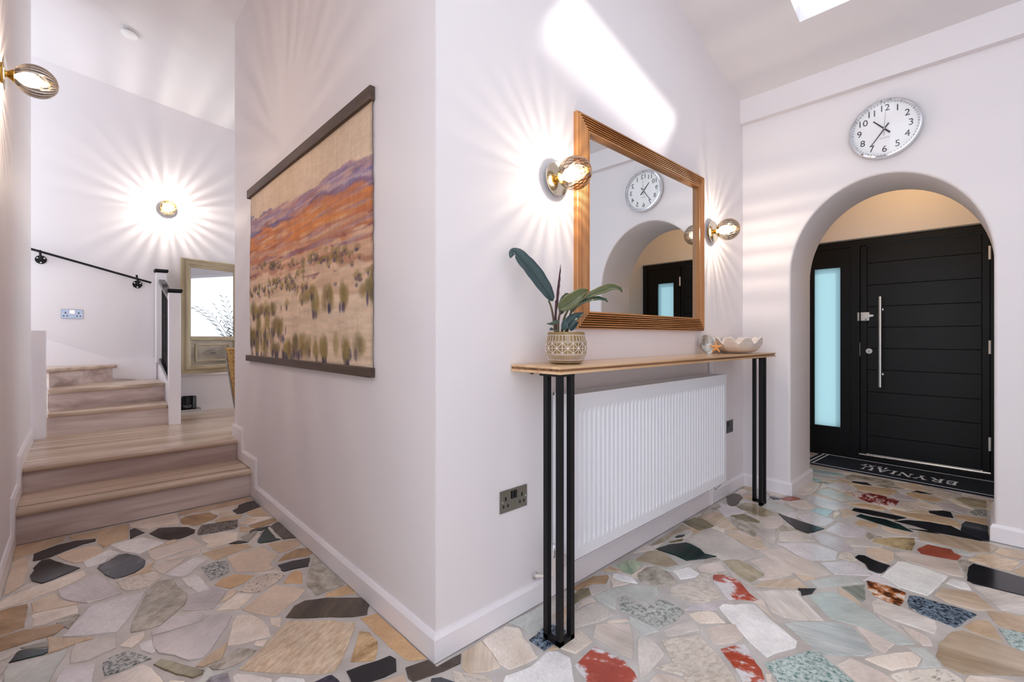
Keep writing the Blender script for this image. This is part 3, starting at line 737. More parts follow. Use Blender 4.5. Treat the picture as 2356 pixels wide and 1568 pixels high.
skirt_y('baseboard_far_right', -1.22, .03, XA, -1, 0, 1)
skirt_x('baseboard_arch_left', XA, 4.112, 1.01, -1, -1, 0)
skirt_x('baseboard_arch_right', XA, 4.112, .03, 1, -1, 0)
skirt_x('baseboard_front', -1.5, XA-.02, -1.22, 1)
def stepped(name, x, side, ya, yend, capend):
    """skirting that climbs the two steps: outline in y,z"""
    h = .093
    low = [(ya, 0), (3.57, 0), (3.57, .19), (3.945, .19), (3.945, LZ), (yend, LZ)]
    up = [(ya, h), (3.497, h), (3.431, h+.015), (3.431, .277), (3.80, .277), (3.80, .43), (yend, .43)]
    up = [(ya, h), (3.465, h), (3.465, .275), (3.81, .275), (3.81, .43), (yend, .43)]
    poly = low+up[::-1]
    t = .015*side
    def off(d): return [(ya, h-d), (3.465-0+d, h-d), (3.465+d, .275-d), (3.81+d, .275-d), (3.81+d, .43-d), (yend, .43-d)]
    b = MB()
    def ring(dx, top):
        mt = -abs(dx) if capend else 0
        q = [(ya+mt, low[0][1])]+low[1:]+top[::-1][:-1]+[(ya+mt, top[0][1])]
        return [(x+dx, yy, zz) for yy, zz in q]
    r0, r1, r2 = ring(0, up), ring(t, off(.016)), ring(t*.42, up)
    n = len(r0)
    b.add(r0+r1+r2, [(i, (i+1) % n, n+(i+1) % n, n+i) for i in range(5)]+[list(range(n, 2*n))]+[(n+i, n+i+1, 2*n+i+1, 2*n+i) for i in range(6, n-1)]+[(2*n+i, 2*n+i+1, i+1, i) for i in range(6, n-1)]+[(0, n, 2*n-1, 3*n-1, n-1), (5, n+5, n+6, 2*n+6, 6)])
    return struct(b.build(name, M['trim']))
stepped('baseboard_middle', XM, -1, YR, 4.10, True)
stepped('baseboard_left', XL, 1, .75, 4.93, False)
# ------------------------------------------------------------------ steps and landing
steps = empty('entrance_steps', (.32, 3.75, 0), 'two limed oak steps rising from the stone floor to the landing', 'steps')
x0, x1 = XL+.006, XM-.006
def nosing(b, x0, x1, yf, zt, th=.034, back=.06):
    pr = []
    for k in range(9):
        t = -PI/2+PI*k/8; pr.append((yf+th/2-math.cos(t)*th/2, zt-th/2+math.sin(t)*th/2))
    pr = [(yf+back, zt-th)]+pr+[(yf+back, zt)]
    b.prism(pr, x0, x1, 0)
b = MB(); b.box(x0, x1, 3.575, 3.60, 0, .150); b.build('riser', M['oak_riser'], steps)
b = MB(); nosing(b, x0, x1, 3.548, .183, back=.10); b.box(x0, x1, 3.64, 3.97, .149, .183); b.build('tread', M['oakx'], steps, smooth=True)
b = MB(); b.box(x0, x1, 3.955, 3.98, .15, .30); b.build('riser', M['oak_riser'], steps)
b = MB(); nosing(b, x0, x1, 3.925, LZ, back=.07); b.build('nosing', M['oakx'], steps, smooth=True)
fb = MB(); fb.box(-.40, 3.40, 3.98, YB, -.1, LZ-.004); fb.box(1.03, 3.40, 1.465, 3.98, -.0, LZ-.004)
land = struct(fb.build('floor_landing', M['grout']))
random.seed(3)
y = 3.992
while y < YB-.02:
    y2 = min(y+.186, YB); x = -.40 if y < 4.93 else -.40
    xx = x-random.uniform(0, .8)
    while xx < 3.38:
        xe = xx+1.25
        a, c = max(xx, x), min(xe, 3.395)
        if c-a > .02 and not (y < 4.085 and c > XM+.01 and a < XM+.14):
            b = MB(); b.box(a+.0006, c-.0006, y+.0006, y2-.0006, LZ-.012, LZ); b.build('plank', M['plank'], land)
        elif c-a > .02:
            for (aa, cc) in ((a, XM-.016), (XM+.145, c)):
                if cc-aa > .02: b = MB(); b.box(aa, cc, y+.0006, y2-.0006, LZ-.012, LZ); b.build('plank', M['plank'], land)
        xx = xe
    y = y2
# winding stair
st = empty('winding_staircase', (.2, 5.3, LZ), 'limed oak winder stairs turning left behind the white post', 'stairs')
Wd = (-.172, 5.03)
z1, z2, z3 = .512, .68, .84
def tread(poly, zt, front, name='tread'):
    b = MB(); b.prism(poly, zt-.034, zt, 2); b.build(name, M['oakx'], st, bevel=.013, seg=3, smooth=True)
def slab(p, q, z0, za, th=.02):
    d = (Vector(q)-Vector(p)).normalized(); n = Vector((-d.y, d.x))*th
    b = MB(); b.prism([p, q, (q[0]+n.x, q[1]+n.y), (p[0]+n.x, p[1]+n.y)], z0, za, 2); b.build('riser', M['oak_riser'], st)
slab((-.172, 5.062), (.590, 5.062), LZ, z1-.034)
tread([(-.172, 5.033), (.577, 5.033), (.577, 5.064), (.592, 5.064), (.592, 5.40), (-.172, 5.26)], z1, None)
slab((-.172, 5.20), (.590, 5.36), z1, z2-.034)
tread([(-.172, 5.173), (.592, 5.333), (.592, 5.865), (.20, 5.865), (-.172, 5.52)], z2, None)
slab((-.172, 5.43), (.245, 5.82), z2, z3-.034)
tread([(-.172, 5.395), (.285, 5.82), (.24, 5.865), (-1.2, 5.865), (-1.2, 5.03), (-.40, 5.03), (-.19, 5.10)], z3, None)
b = MB(); b.prism([(5.062, LZ), (5.86, LZ), (5.86, .845), (5.062, .675)], .594, .634, 0); struct(b.build('trim_3', M['trim']))
b = MB(); b.prism([(-.7, .84), (-.7, 1.30), (-.063, 1.025), (.245, .89), (.53, .895), (.58, .895), (.58, .66)], 5.855, 5.869, 1); struct(b.build('trim_4', M['trim']))
def post(name, cx, cy, w, z0, zt, label, cap=True):
    e = empty(name, (cx, cy, z0), label, 'post')
    b = MB(); b.box(cx-w/2, cx+w/2, cy-w/2, cy+w/2, z0, zt); b.build('shaft', M['trim'], e, bevel=.003)
    if cap:
        c = w/2+.012; b = MB(); b.box(cx-c+.006, cx+c-.006, cy-c+.006, cy+c-.006, zt, zt+.008); b.box(cx-c, cx+c, cy-c, cy+c, zt+.008, zt+.034)
        b.build('cap', M['black'], e, bevel=.005)['label'] = 'black post cap'
    return e
post('newel_post', .624, 5.016, .086, LZ, 1.488, 'white newel post with black cap at the foot of the stairs')
post('newel_post', .612, 5.79, .086, .845, 1.742, 'far white newel post with black cap, by the back wall')
post('newel_post', -.219, 4.985, .093, LZ, 1.15, 'short plain white post at the end of the left wall', cap=False)
ra = empty('balustrade', (.615, 5.4, .9), 'black balustrade between the two capped white newel posts', 'railing')
b = MB(); b.bar((.615, 5.074, 1.435), (.613, 5.733, 1.651), .055, .045); b.build('handrail', M['blackgloss'], ra, bevel=.008)
b = MB(); b.bar((.615, 5.07, .708), (.613, 5.737, .873), .045, .03); b.build('base_rail', M['blackgloss'], ra)
for k in range(6):
    t = (k+.6)/6.2; yy = 5.06+.69*t
    b = MB(); b.box(.606, .624, yy-.009, yy+.009, .71+.175*t, 1.42+.225*t); b.build('baluster', M['blackgloss'], ra)
def hrail():
    Y = YB-.06
    e = empty('wall_handrail', (0, Y, 1.7), 'thin black handrail sloping down along the back wall of the stairs', 'handrail')
    a = at(348, 650, 1, Y); c = at(70, 572, 1, Y); d = c-a; c2 = c+d*.6
    b = MB(); b.tube([a, c2], .0105, 10); b.build('rail', M['black'], e, smooth=True)
    for px, py in ((94, 597), (316, 654)):
        p = at(px, py, 1, YB); r = at(px-2, py-22, 1, Y)
        b = MB(); b.cyl((p.x, YB, p.z), .038, .006, (0, -1, 0), 24)
        b.tube([(p.x, YB-.004, p.z), (p.x, Y, p.z+.005), (p.x, Y, p.z+.03), (r.x, Y, r.z)], .009, 8)
        br = b.build('bracket', M['black'], e, smooth=True)
        for t in (PI/6, 5*PI/6, 3*PI/2):
            s = MB(); s.cyl((p.x+.026*math.cos(t), YB-.006, p.z+.026*math.sin(t)), .006, .002, (0, -1, 0), 8); s.build('screw', M['chrome'], br)
hrail()
# ------------------------------------------------------------------ front door set
def door():
    X = 5.12; Y0, Y1 = -.42, 1.385; ZT = 1.975
    d = empty('door_1', (X, .46, 0), kind='structure')
    f = MB()
    for a, c in ((Y0, Y0+.06), (-.005, .062), (.875, .945), (Y1-.06, Y1)): f.box(X-.015, X+.07, a, c, .0, ZT)
    f.box(X-.014, X+.069, Y0, Y1, ZT-.06, ZT); f.box(X-.014, X+.069, Y0, Y1, 0, .05)
    for a, c in ((.045, .085), (.85, .89)): f.box(X+.051, X+.066, a, c, .05, ZT-.06)
    f.build('door_frame', M['door'], d, bevel=.003)
    lp = MB(); lp.box(X-.022, X-.012, Y0, Y1, ZT, ZT+.012); lp.build('drip_seal', M['grille'], d)
    # sidelights: stiles, rails and obscured glass
    for ya, yb in ((.945, 1.325), (Y0+.06, -.005)):
        ga, gb = (1.022, 1.228) if ya > .5 else (-.228, -.022)
        s = MB(); s.box(X-.004, X+.05, ya, ga, .05, ZT-.06); s.box(X-.004, X+.05, gb, yb, .05, ZT-.06)
        s.box(X-.004, X+.05, ga, gb, .05, .268); s.box(X-.004, X+.05, ga, gb, 1.742, ZT-.06)
        sl = s.build('sidelight', M['door'], d)
        sb = MB()
        for k in range(1, 10):
            z = .05+.187*k
            sb.box(X-.0055, X-.003, ya+.02, yb-.02, z-.0015, z+.0015) if not .2 < z < 1.75 else None
        if sb.f: sb.build('groove', M['blackgloss'], sl)
        g = MB(); g.add([(X+.016,ga,.268),(X+.016,gb,.268),(X+.016,gb,1.742),(X+.016,ga,1.742)], [(0,1,2,3)]); g.build('glass_pane', M['frost'], sl)
    # door leaf: two stiles and ten boards
    Z0 = .06; ZL = ZT-.062
    s = MB(); s.box(X+.0, X+.05, .064, .106, Z0, ZL); s.box(X+.0, X+.05, .827, .873, Z0, ZL); s.box(X+.02, X+.05, .10, .83, Z0, ZL)
    leaf = s.build('door_leaf', M['door'], d, bevel=.002)
    zs = [Z0, .227, .425, .615, .81, 1.0, 1.186, 1.37, 1.56, 1.755, ZL]
    for a, c in zip(zs, zs[1:]):
        b = MB(); b.box(X+.002, X+.022, .109, .824, a+.002, c-.002); b.build('board', M['door'], leaf, bevel=.0025)
    for z in (.278, 1.022, 1.748):
        b = MB(); b.cyl((X-.020, .0655, z-.052), .0075, .104, (0,0,1), 12); b.build('hinge', M['white'], d)
    b = MB(); b.cyl((X-.012, .06, .052), .011, .82, (0,1,0), 12); b.build('threshold_strip', M['steel'], d, smooth=True)
    h = MB(); h.cyl((X-.075, .722, .668), .0145, .782, (0,0,1), 20); ph = h.build('pull_handle', M['steel'], d, smooth=True)
    for z in (.775, 1.342):
        b = MB(); b.cyl((X+.002, .722, z), .008, .078, (-1,0,0), 12); b.cyl((X+.002, .722, z), .020, .006, (-1,0,0), 20); b.build('standoff', M['chrome'], ph, smooth=True)
    lk = MB(); lk.box(X-.030, X+.002, .803, .868, 1.243, 1.322); nl = lk.build('night_latch', M['steel'], d, bevel=.004)
    b = MB(); b.box(X-.032, X-.012, .874, .892, 1.243, 1.322); b.build('keep', M['steel'], nl, bevel=.005)
    b = MB(); b.cyl((X-.030, .823, 1.287), .017, .010, (-1,0,0), 20); b.prism([(.823,1.302),(.775,1.296),(.772,1.288),(.775,1.281),(.823,1.272)], X-.042, X-.034, 0); b.build('thumb_turn', M['steel'], nl, smooth=True)
    b = MB(); b.cyl((X-.030, .829, 1.255), .005, .002, (-1,0,0), 10); b.build('button', M['blackgloss'], nl)
    b = MB(); b.cyl((X+.002, .810, .976), .0235, .008, (-1,0,0), 24); cy = b.build('lock_cylinder', M['steel'], d, smooth=True)
    b = MB(); b.box(X-.0075, X-.005, .808, .812, .964, .985); b.build('keyway', M['blackgloss'], cy)
    b = MB(); b.box(X-.018, X-.010, .8715, .8745, .93, 1.05); b.build('strike_plate', M['steel'], d)
door()
# door mat with the house name
def doormat():
    cx, cy, a = 4.83, .49, math.radians(3.4); L_, W_ = .70, .245
    ca, sa = math.cos(a), math.sin(a)
    def P(u, v):   # u along the mat (+y), v towards the door (+x)
        return (cx+v*ca-u*(-sa)*1.0, cy+u*ca-v*sa)
    e = empty('doormat', (cx, cy, 0), 'navy doormat with white lettering lying inside the front door', 'doormat')
    def strip(b, u0, u1, v0, v1, z0=.0085, z1=.0100): b.prism([P(u0, v0), P(u1, v0), P(u1, v1), P(u0, v1)], z0, z1, 2)
    b = MB(); strip(b, -L_, L_, -W_, W_, .001, .009); b.build('mat_base', M['mat'], e, bevel=.002)
    b = MB()
    for v in (.215, .222): strip(b, -L_+.02, L_-.02, v-.0015, v+.0015); strip(b, -L_+.02, L_-.02, -v-.0015, -v+.0015)
    for u in (.63, .665): strip(b, u-.005, u+.005, -.215, .215); strip(b, -u-.005, -u+.005, -.215, .215)
    b.build('border_line', M['matw'], e)
    # letters as strokes: x to the right, y up, on a unit cap height
    def arc(cx, cy, rx, ry, a0, a1, n=10): return [(cx+rx*math.cos(math.radians(a0+(a1-a0)*k/n)), cy+ry*math.sin(math.radians(a0+(a1-a0)*k/n))) for k in range(n+1)]
    T, t = .17, .06
    SER = lambda x, y, w=.16: ([(x-w, y), (x+w, y)], t)
    G = {
     'B': (.75, [([(.15,0),(.15,1)],T), ([(.0,.97),(.36,.97)],t), ([(.0,.03),(.36,.03)],t), ([(.15,.52),(.36,.52)],t), (arc(.36,.745,.22,.225,90,-90),.13), (arc(.36,.275,.28,.245,90,-90),.14)]),
     'R': (.85, [([(.15,0),(.15,1)],T), ([(.0,.97),(.36,.97)],t), SER(.15,.03), ([(.15,.48),(.36,.48)],t), (arc(.36,.725,.24,.245,90,-90),.14), ([(.36,.48),(.74,.0)],.15), ([(.62,.03),(.86,.03)],t)]),
     'Y': (.9, [([(.45,0),(.45,.45)],T), ([(.45,.42),(.14,1)],T*.95), ([(.45,.42),(.76,1)],t), SER(.14,.97), SER(.76,.97,.13), SER(.45,.03)]),
     'N': (.95, [([(.14,0),(.14,1)],t), ([(.12,1),(.80,0)],T), ([(.80,0),(.80,1)],t), SER(.14,.03,.13), SER(.80,.97,.13), ([(0,.97),(.2,.97)],t)]),
     'I': (.4, [([(.2,0),(.2,1)],T), SER(.2,.97), SER(.2,.03)]),
     'A': (.95, [([(.12,0),(.45,1)],t), ([(.45,1),(.82,0)],T), ([(.22,.34),(.68,.34)],t), SER(.10,.03,.13), SER(.82,.03,.15)]),
     'U': (.9, [([(.16,1),(.16,.35)],T), (arc(.45,.33,.29,.30,180,360),.09), ([(.74,.35),(.74,1)],t), SER(.16,.97), SER(.74,.97,.13)]),
     'S': (.7, [(arc(.34,.74,.22,.22,40,270),.12), (arc(.34,.27,.25,.24,90,-140),.13)]),
     'F': (.7, [([(.15,0),(.15,1)],T), ([(0,.97),(.6,.97)],t), SER(.15,.03), ([(.15,.5),(.48,.5)],t), ([(.6,1),(.6,.78)],t)]),
    }
    def word(s, cap, u_start, v_base, gap=.14, wx=1.0):
        # reader stands at the door: letters run towards +u, tops towards -v
        u = u_start
        for ch in s:
            w, strokes = G[ch]; b = MB()
            for pts, th in strokes:
                for p, q in zip(pts, pts[1:]):
                    p = Vector(p); q = Vector(q); d = (q-p)
                    if d.length < 1e-6: continue
                    n = Vector((-d.y, d.x)).normalized()*th/2; e2 = d.normalized()*th*.12
                    quad = [p-e2+n, q+e2+n, q+e2-n, p-e2-n]
                    b.prism([P(u+x*cap*wx, v_base-y*cap) for x, y in quad], .0086, .0104, 2)
            b.build('letter', M['matw'], e); u += (w*wx+gap)*cap
    word('BRYNIAU', .120, -.265, .010, wx=.74, gap=.10)
    word('ISAF', .052, .165, .075, gap=.22)
doormat()

# ------------------------------------------------------------------ wall clock
def clock():
    e = empty('wall_clock', (XA, .493, 2.372), 'round white wall clock with chrome rim and black numerals above the arch', 'clock')
    X = XA; c = (X, .493, 2.372); R = .178
    b = MB(); b.lathe([(R-.012, .0), (R, .004), (R, .030), (R-.004, .040), (R-.011, .042), (R-.015, .034), (R-.016, .018)], c, (-1,0,0), 64, close=False); b.build('rim', M['chrome'], e, smooth=True)
    b = MB(); b.lathe([(R-.012, .002), (R-.014, .02)], c, (-1,0,0), 64); b.build('dial', pm('dial_white', (251,251,253), .5), e)
    ink = pm('dial_ink', (38,36,48), .5)
    MM = lambda y, z, out=.0205: Matrix(((0, 0, -1, X-out), (-1, 0, 0, y), (0, 1, 0, z), (0, 0, 0, 1)))
    for h in range(1, 13):
        t = math.radians(30*h); r = .124
        s = str(h)
        for i, ch in enumerate(s): text_mesh(ch, .054, 'numeral', ink, e, MM(c[1]-r*math.sin(t)-(i-(len(s)-1)/2)*.027, c[2]+r*math.cos(t)))
    text_mesh('QUARTZ', .011, 'dial_lettering', pm('dial_grey', (188,190,192), .5), e, MM(c[1], c[2]-.055))
    b = MB()
    for k in range(60):
        t = math.radians(6*k); w = .0012 if k % 5 else .0022; r0, r1 = .1535, .160
        d = Vector((-math.sin(t), math.cos(t))); n = Vector((d.y, -d.x))*w; p = Vector(c[1:])
        q = [p+d*r0+n, p+d*r1+n, p+d*r1-n, p+d*r0-n]; b.prism([(v.x, v.y) for v in q], X-.0212, X-.019, 0)
    b.build('minute_marks', pm('dial_marks', (120,120,130), .5), e)
    def hand(name, deg, l, back, w, out, mat):
        t = math.radians(deg); d = Vector((-math.sin(t), math.cos(t))); n = Vector((d.y, -d.x))*w; p = Vector(c[1:])
        b = MB(); q = [p-d*back+n, p+d*l+n*.6, p+d*l-n*.6, p-d*back-n]; b.prism([(v.x, v.y) for v in q], X-out, X-out+.001, 0); b.build(name, mat, e)
    hk = pm('hand_black', (36,22,26), .3)
    hand('hour_hand', 318, .080, .040, .0046, .024, hk); hand('minute_hand', 216, .112, .036, .0032, .026, hk)
    hand('second_hand', 3, .098, .042, .0009, .028, pm('hand_grey', (90,88,96), .4))
    b = MB(); b.cyl((X-.020, c[1], c[2]), .005, .010, (-1,0,0), 14); b.build('hub', M['chrome'], e)
    b = MB(); b.lathe([(R-.014, .034), (R*.7, .041), (R*.35, .045), (.004, .0465)], c, (-1,0,0), 48, close=False); b.build('lens', M['glass'], e, smooth=True)
clock()

# ------------------------------------------------------------------ wall lights
def sconce():
    e = empty('wall_light', (0, 0, 0))
    b = MB(); b.lathe([(.040, 0), (.042, .003), (.042, .019), (.040, .022)], (0,0,0), (0,-1,0), 32); b.build('backplate', M['brass'], e, smooth=True)
    b = MB(); b.lathe([(.070, .0225), (.0715, .0235), (.0715, .0255), (.070, .0265)], (0,0,0), (0,-1,0), 48); b.build('disc', M['brasspale'], e, smooth=True)
    b = MB(); b.lathe([(.014, .026), (.013, .032), (.024, .046), (.030, .053)], (0,0,0), (0,-1,0), 28); b.build('cup', M['brass'], e, smooth=True)
    pr = []
    for k in range(25):
        t = .38+(PI-.38)*k/24; pr.append((max(.0008, .069*math.sin(t)), .118-.072*math.cos(t)))
    b = MB(); b.lathe(pr, (0,0,0), (0,-1,0), 48, close=False)
    g = b.build('globe', M['globe'], e, smooth=True); g['label'] = 'smoked dimpled glass globe'
    b = MB(); b.lathe([(.008, .054), (.018, .066), (.027, .082), (.030, .100), (.027, .118), (.018, .131), (.008, .137), (.001, .138)], (0,0,0), (0,-1,0), 16); b.build('bulb', M['bulb'], e, smooth=True)
    return e
SC = [((1.492, YR, 1.775), 0, 'brass wall light with smoked glass globe left of the pine mirror', 1.9),
      ((3.045, YR, 1.792), 0, 'brass wall light with smoked glass globe between the pine mirror and the far corner', 1.1),
      ((XL, 2.92, 2.225), PI/2, 'wall light with smoked globe on the near left wall, lit white', 4.6),
      ((.668, YB, 2.405), 0, 'wall light seen head-on over the stairs, ringed with light rays', 6)]
proto = sconce()
for i, (loc, rz, lab, pw) in enumerate(SC):
    o = proto if i == 0 else copy_tree(proto)
    o.location = loc; o.rotation_euler = (0, 0, rz); tag(o, lab, 'wall light', 'smoked globe wall lights')
    ld = bpy.data.lights.new('lamp_glow', 'POINT'); ld.energy = pw; ld.color = (1, .85, .68) if i < 2 else ((1, .83, .70) if i == 2 else (1, .95, .9)); ld.shadow_soft_size = .004
    lo = bpy.data.objects.new('lamp_glow', ld); COL.objects.link(lo); lo.parent = o; lo.location = (0, -.105, 0)
# porch ceiling lamp
pl_ = empty('ceiling_lamp', (4.55, .5, 2.6), 'small round ceiling lamp in the porch beyond the arch', 'ceiling lamp')
b = MB(); b.lathe([(.05, 0), (.13, .01), (.12, .05), (.04, .07)], (4.55, .5, 2.6), (0,0,-1), 24); b.build('shade', emis('lamp_shade_glow', (1, .72, .36), 2), pl_, smooth=True)
ld = bpy.data.lights.new('porch_glow', 'POINT'); ld.energy = 2.3; ld.color = (1, .60, .24); ld.shadow_soft_size = .1
lo = bpy.data.objects.new('porch_glow', ld); COL.objects.link(lo); lo.location = (4.55, .5, 2.45)
# smoke alarm
def smoke():
    p = Vector((.318, 4.93, 0)); t = (p.y-4.3)/(YB-4.3); p.z = zc(p.x)*(1-t)+t*(3.547-.12*p.x)
    e = empty('smoke_alarm', p, 'round white smoke alarm on the sloping ceiling over the stairs', 'smoke alarm')
    n = Vector((-.19, -.10, -1)).normalized()
    b = MB(); b.lathe([(.05, -.004), (.058, .002), (.058, .012)], p, n, 32); b.build('base', M['white'], e, smooth=True)
    b = MB(); b.lathe([(.052, .012), (.052, .018)], p, n, 32); b.build('vent_ring', M['grille'], e)
    b = MB(); b.lathe([(.057, .018), (.057, .026), (.05, .032), (.01, .034)], p, n, 32); b.build('cover', M['white'], e, smooth=True)
smoke()

# ------------------------------------------------------------------ pine mirror on the right wall
def frame_rails(e, x0, x1, z0, z1, ywall, prof, mx, mz, n=None, fr=None, dark=()):
    """mitred frame with profile [(inset, depth)] swept round a rectangle in the xz plane (front towards -y)"""
    sides = [((x0, z0), (x0, z1), (1, 0), 'stile', mz), ((x1, z1), (x1, z0), (-1, 0), 'stile', mz), ((x0, z1), (x1, z1), (0, -1), 'rail', mx), ((x1, z0), (x0, z0), (0, 1), 'rail', mx)]
    for a, c, d, nm, m in sides:
        b = MB(); vs = []; k = len(prof)
        for p in (a, c):
            for w, dp in prof:
                sx = w*(1 if p[0] == x0 else -1); sz = w*(1 if p[1] == z0 else -1)
                q = Vector((p[0]+sx, ywall-dp, p[1]+sz))
                vs.append(fr(q) if fr else q)
        b.add(vs, [(i, (i+1) % k, k+(i+1) % k, k+i) for i in range(k)]+[list(range(k))[::-1], list(range(k, 2*k))]); o = b.build(nm, m, e)
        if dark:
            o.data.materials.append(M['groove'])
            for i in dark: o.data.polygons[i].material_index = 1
def pine_mirror():
    x0, x1, z0, z1 = 1.630, 2.905, 1.139, 2.116; Y = YR
    e = empty('framed_mirror', ((x0+x1)/2, Y, z0), 'large rectangular mirror in a reeded pine frame above the console table', 'mirror')
    pr = [(0, 0), (0, .020), (.004, .025)]
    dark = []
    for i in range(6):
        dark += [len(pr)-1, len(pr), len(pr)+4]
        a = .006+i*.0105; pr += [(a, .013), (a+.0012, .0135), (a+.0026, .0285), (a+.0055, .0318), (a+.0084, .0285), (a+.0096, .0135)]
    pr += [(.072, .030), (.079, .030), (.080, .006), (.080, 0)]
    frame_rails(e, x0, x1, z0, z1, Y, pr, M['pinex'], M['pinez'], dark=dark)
    b = MB(); b.box(x0+.078, x1-.078, Y-.008, Y-.003, z0+.078, z1-.078); b.build('mirror_glass', M['mirror'], e)
pine_mirror()
# ------------------------------------------------------------------ antique mirror on the landing
def old_mirror():
    xa, w = .760, .60; za, zb = .722, 1.905
    e = empty('antique_mirror', (xa, 5.75, za), 'tall antique painted mirror with raised lower panel on the ledge past the stairs', 'mirror')
    ang = math.radians(15); ca, sa = math.cos(ang), math.sin(ang); px, py = xa, 5.702
    def fr(q): return Vector((px+(q.x)*ca-(q.y)*sa, py+(q.x)*sa+(q.y)*ca, q.z))
    pr = [(0, 0), (0, .018), (.012, .024), (.02, .016), (.036, .018), (.046, .032), (.056, .034), (.064, .024), (.078, .020), (.090, .012), (.090, 0)]
    frame_rails(e, 0, w, za, zb, 0, pr, M['antx'], M['antz'], fr=fr)
    def bx(name, u0, u1, d0, d1, z0, z1, m, bev=0):
        b = MB(); b.add([fr(Vector(p)) for p in ((u0,-d1,z0),(u1,-d1,z0),(u1,-d0,z0),(u0,-d0,z0),(u0,-d1,z1),(u1,-d1,z1),(u1,-d0,z1),(u0,-d0,z1))],
            [(3,2,1,0),(4,5,6,7),(0,1,5,4),(1,2,6,5),(2,3,7,6),(3,0,4,7)]); return b.build(name, m, e, bevel=bev)
    bx('mirror_glass', .085, w-.085, .004, .008, 1.10, zb-.085, M['mirror'])
    bx('cross_rail', .085, w-.085, .0, .020, 1.065, 1.108, M['antx'], .004)
    bx('lower_panel', .085, w-.085, .0, .008, za+.085, 1.07, M['antp'])
    b = MB()
    for (u0, u1, z0, z1) in ((.13, w-.13, za+.125, za+.143), (.13, w-.13, 1.015, 1.033), (.13, .146, za+.125, 1.033), (w-.146, w-.13, za+.125, 1.033)):
        b.add([fr(Vector(p)) for p in ((u0,-.016,z0),(u1,-.016,z0),(u1,-.007,z0),(u0,-.007,z0),(u0,-.016,z1),(u1,-.016,z1),(u1,-.007,z1),(u0,-.007,z1))],
            [(3,2,1,0),(4,5,6,7),(0,1,5,4),(1,2,6,5),(2,3,7,6),(3,0,4,7)])
    b.build('panel_moulding', M['antz'], e, bevel=.003)
    ink = pm('stamp_ink', (112,106,112), .7)
    base = Matrix(((ca, 0, sa, 0), (sa, 0, -ca, 0), (0, 1, 0, 0), (0, 0, 0, 1)))
    word = 'CHANTILLY'
    for i, ch in enumerate(word):
        t = math.radians(90-(i-4)*9); q = fr(Vector((w/2+.155*math.cos(t), -.0095, .805+.155*math.sin(t))))
        Mx = Matrix.Translation(q) @ base @ Matrix.Rotation(t-PI/2, 4, 'Z'); text_mesh(ch, .020, 'stamp_letter', ink, e, Mx)
    text_mesh('PARIS', .024, 'stamp_word', ink, e, Matrix.Translation(fr(Vector((w/2, -.0095, .93)))) @ base)
old_mirror()
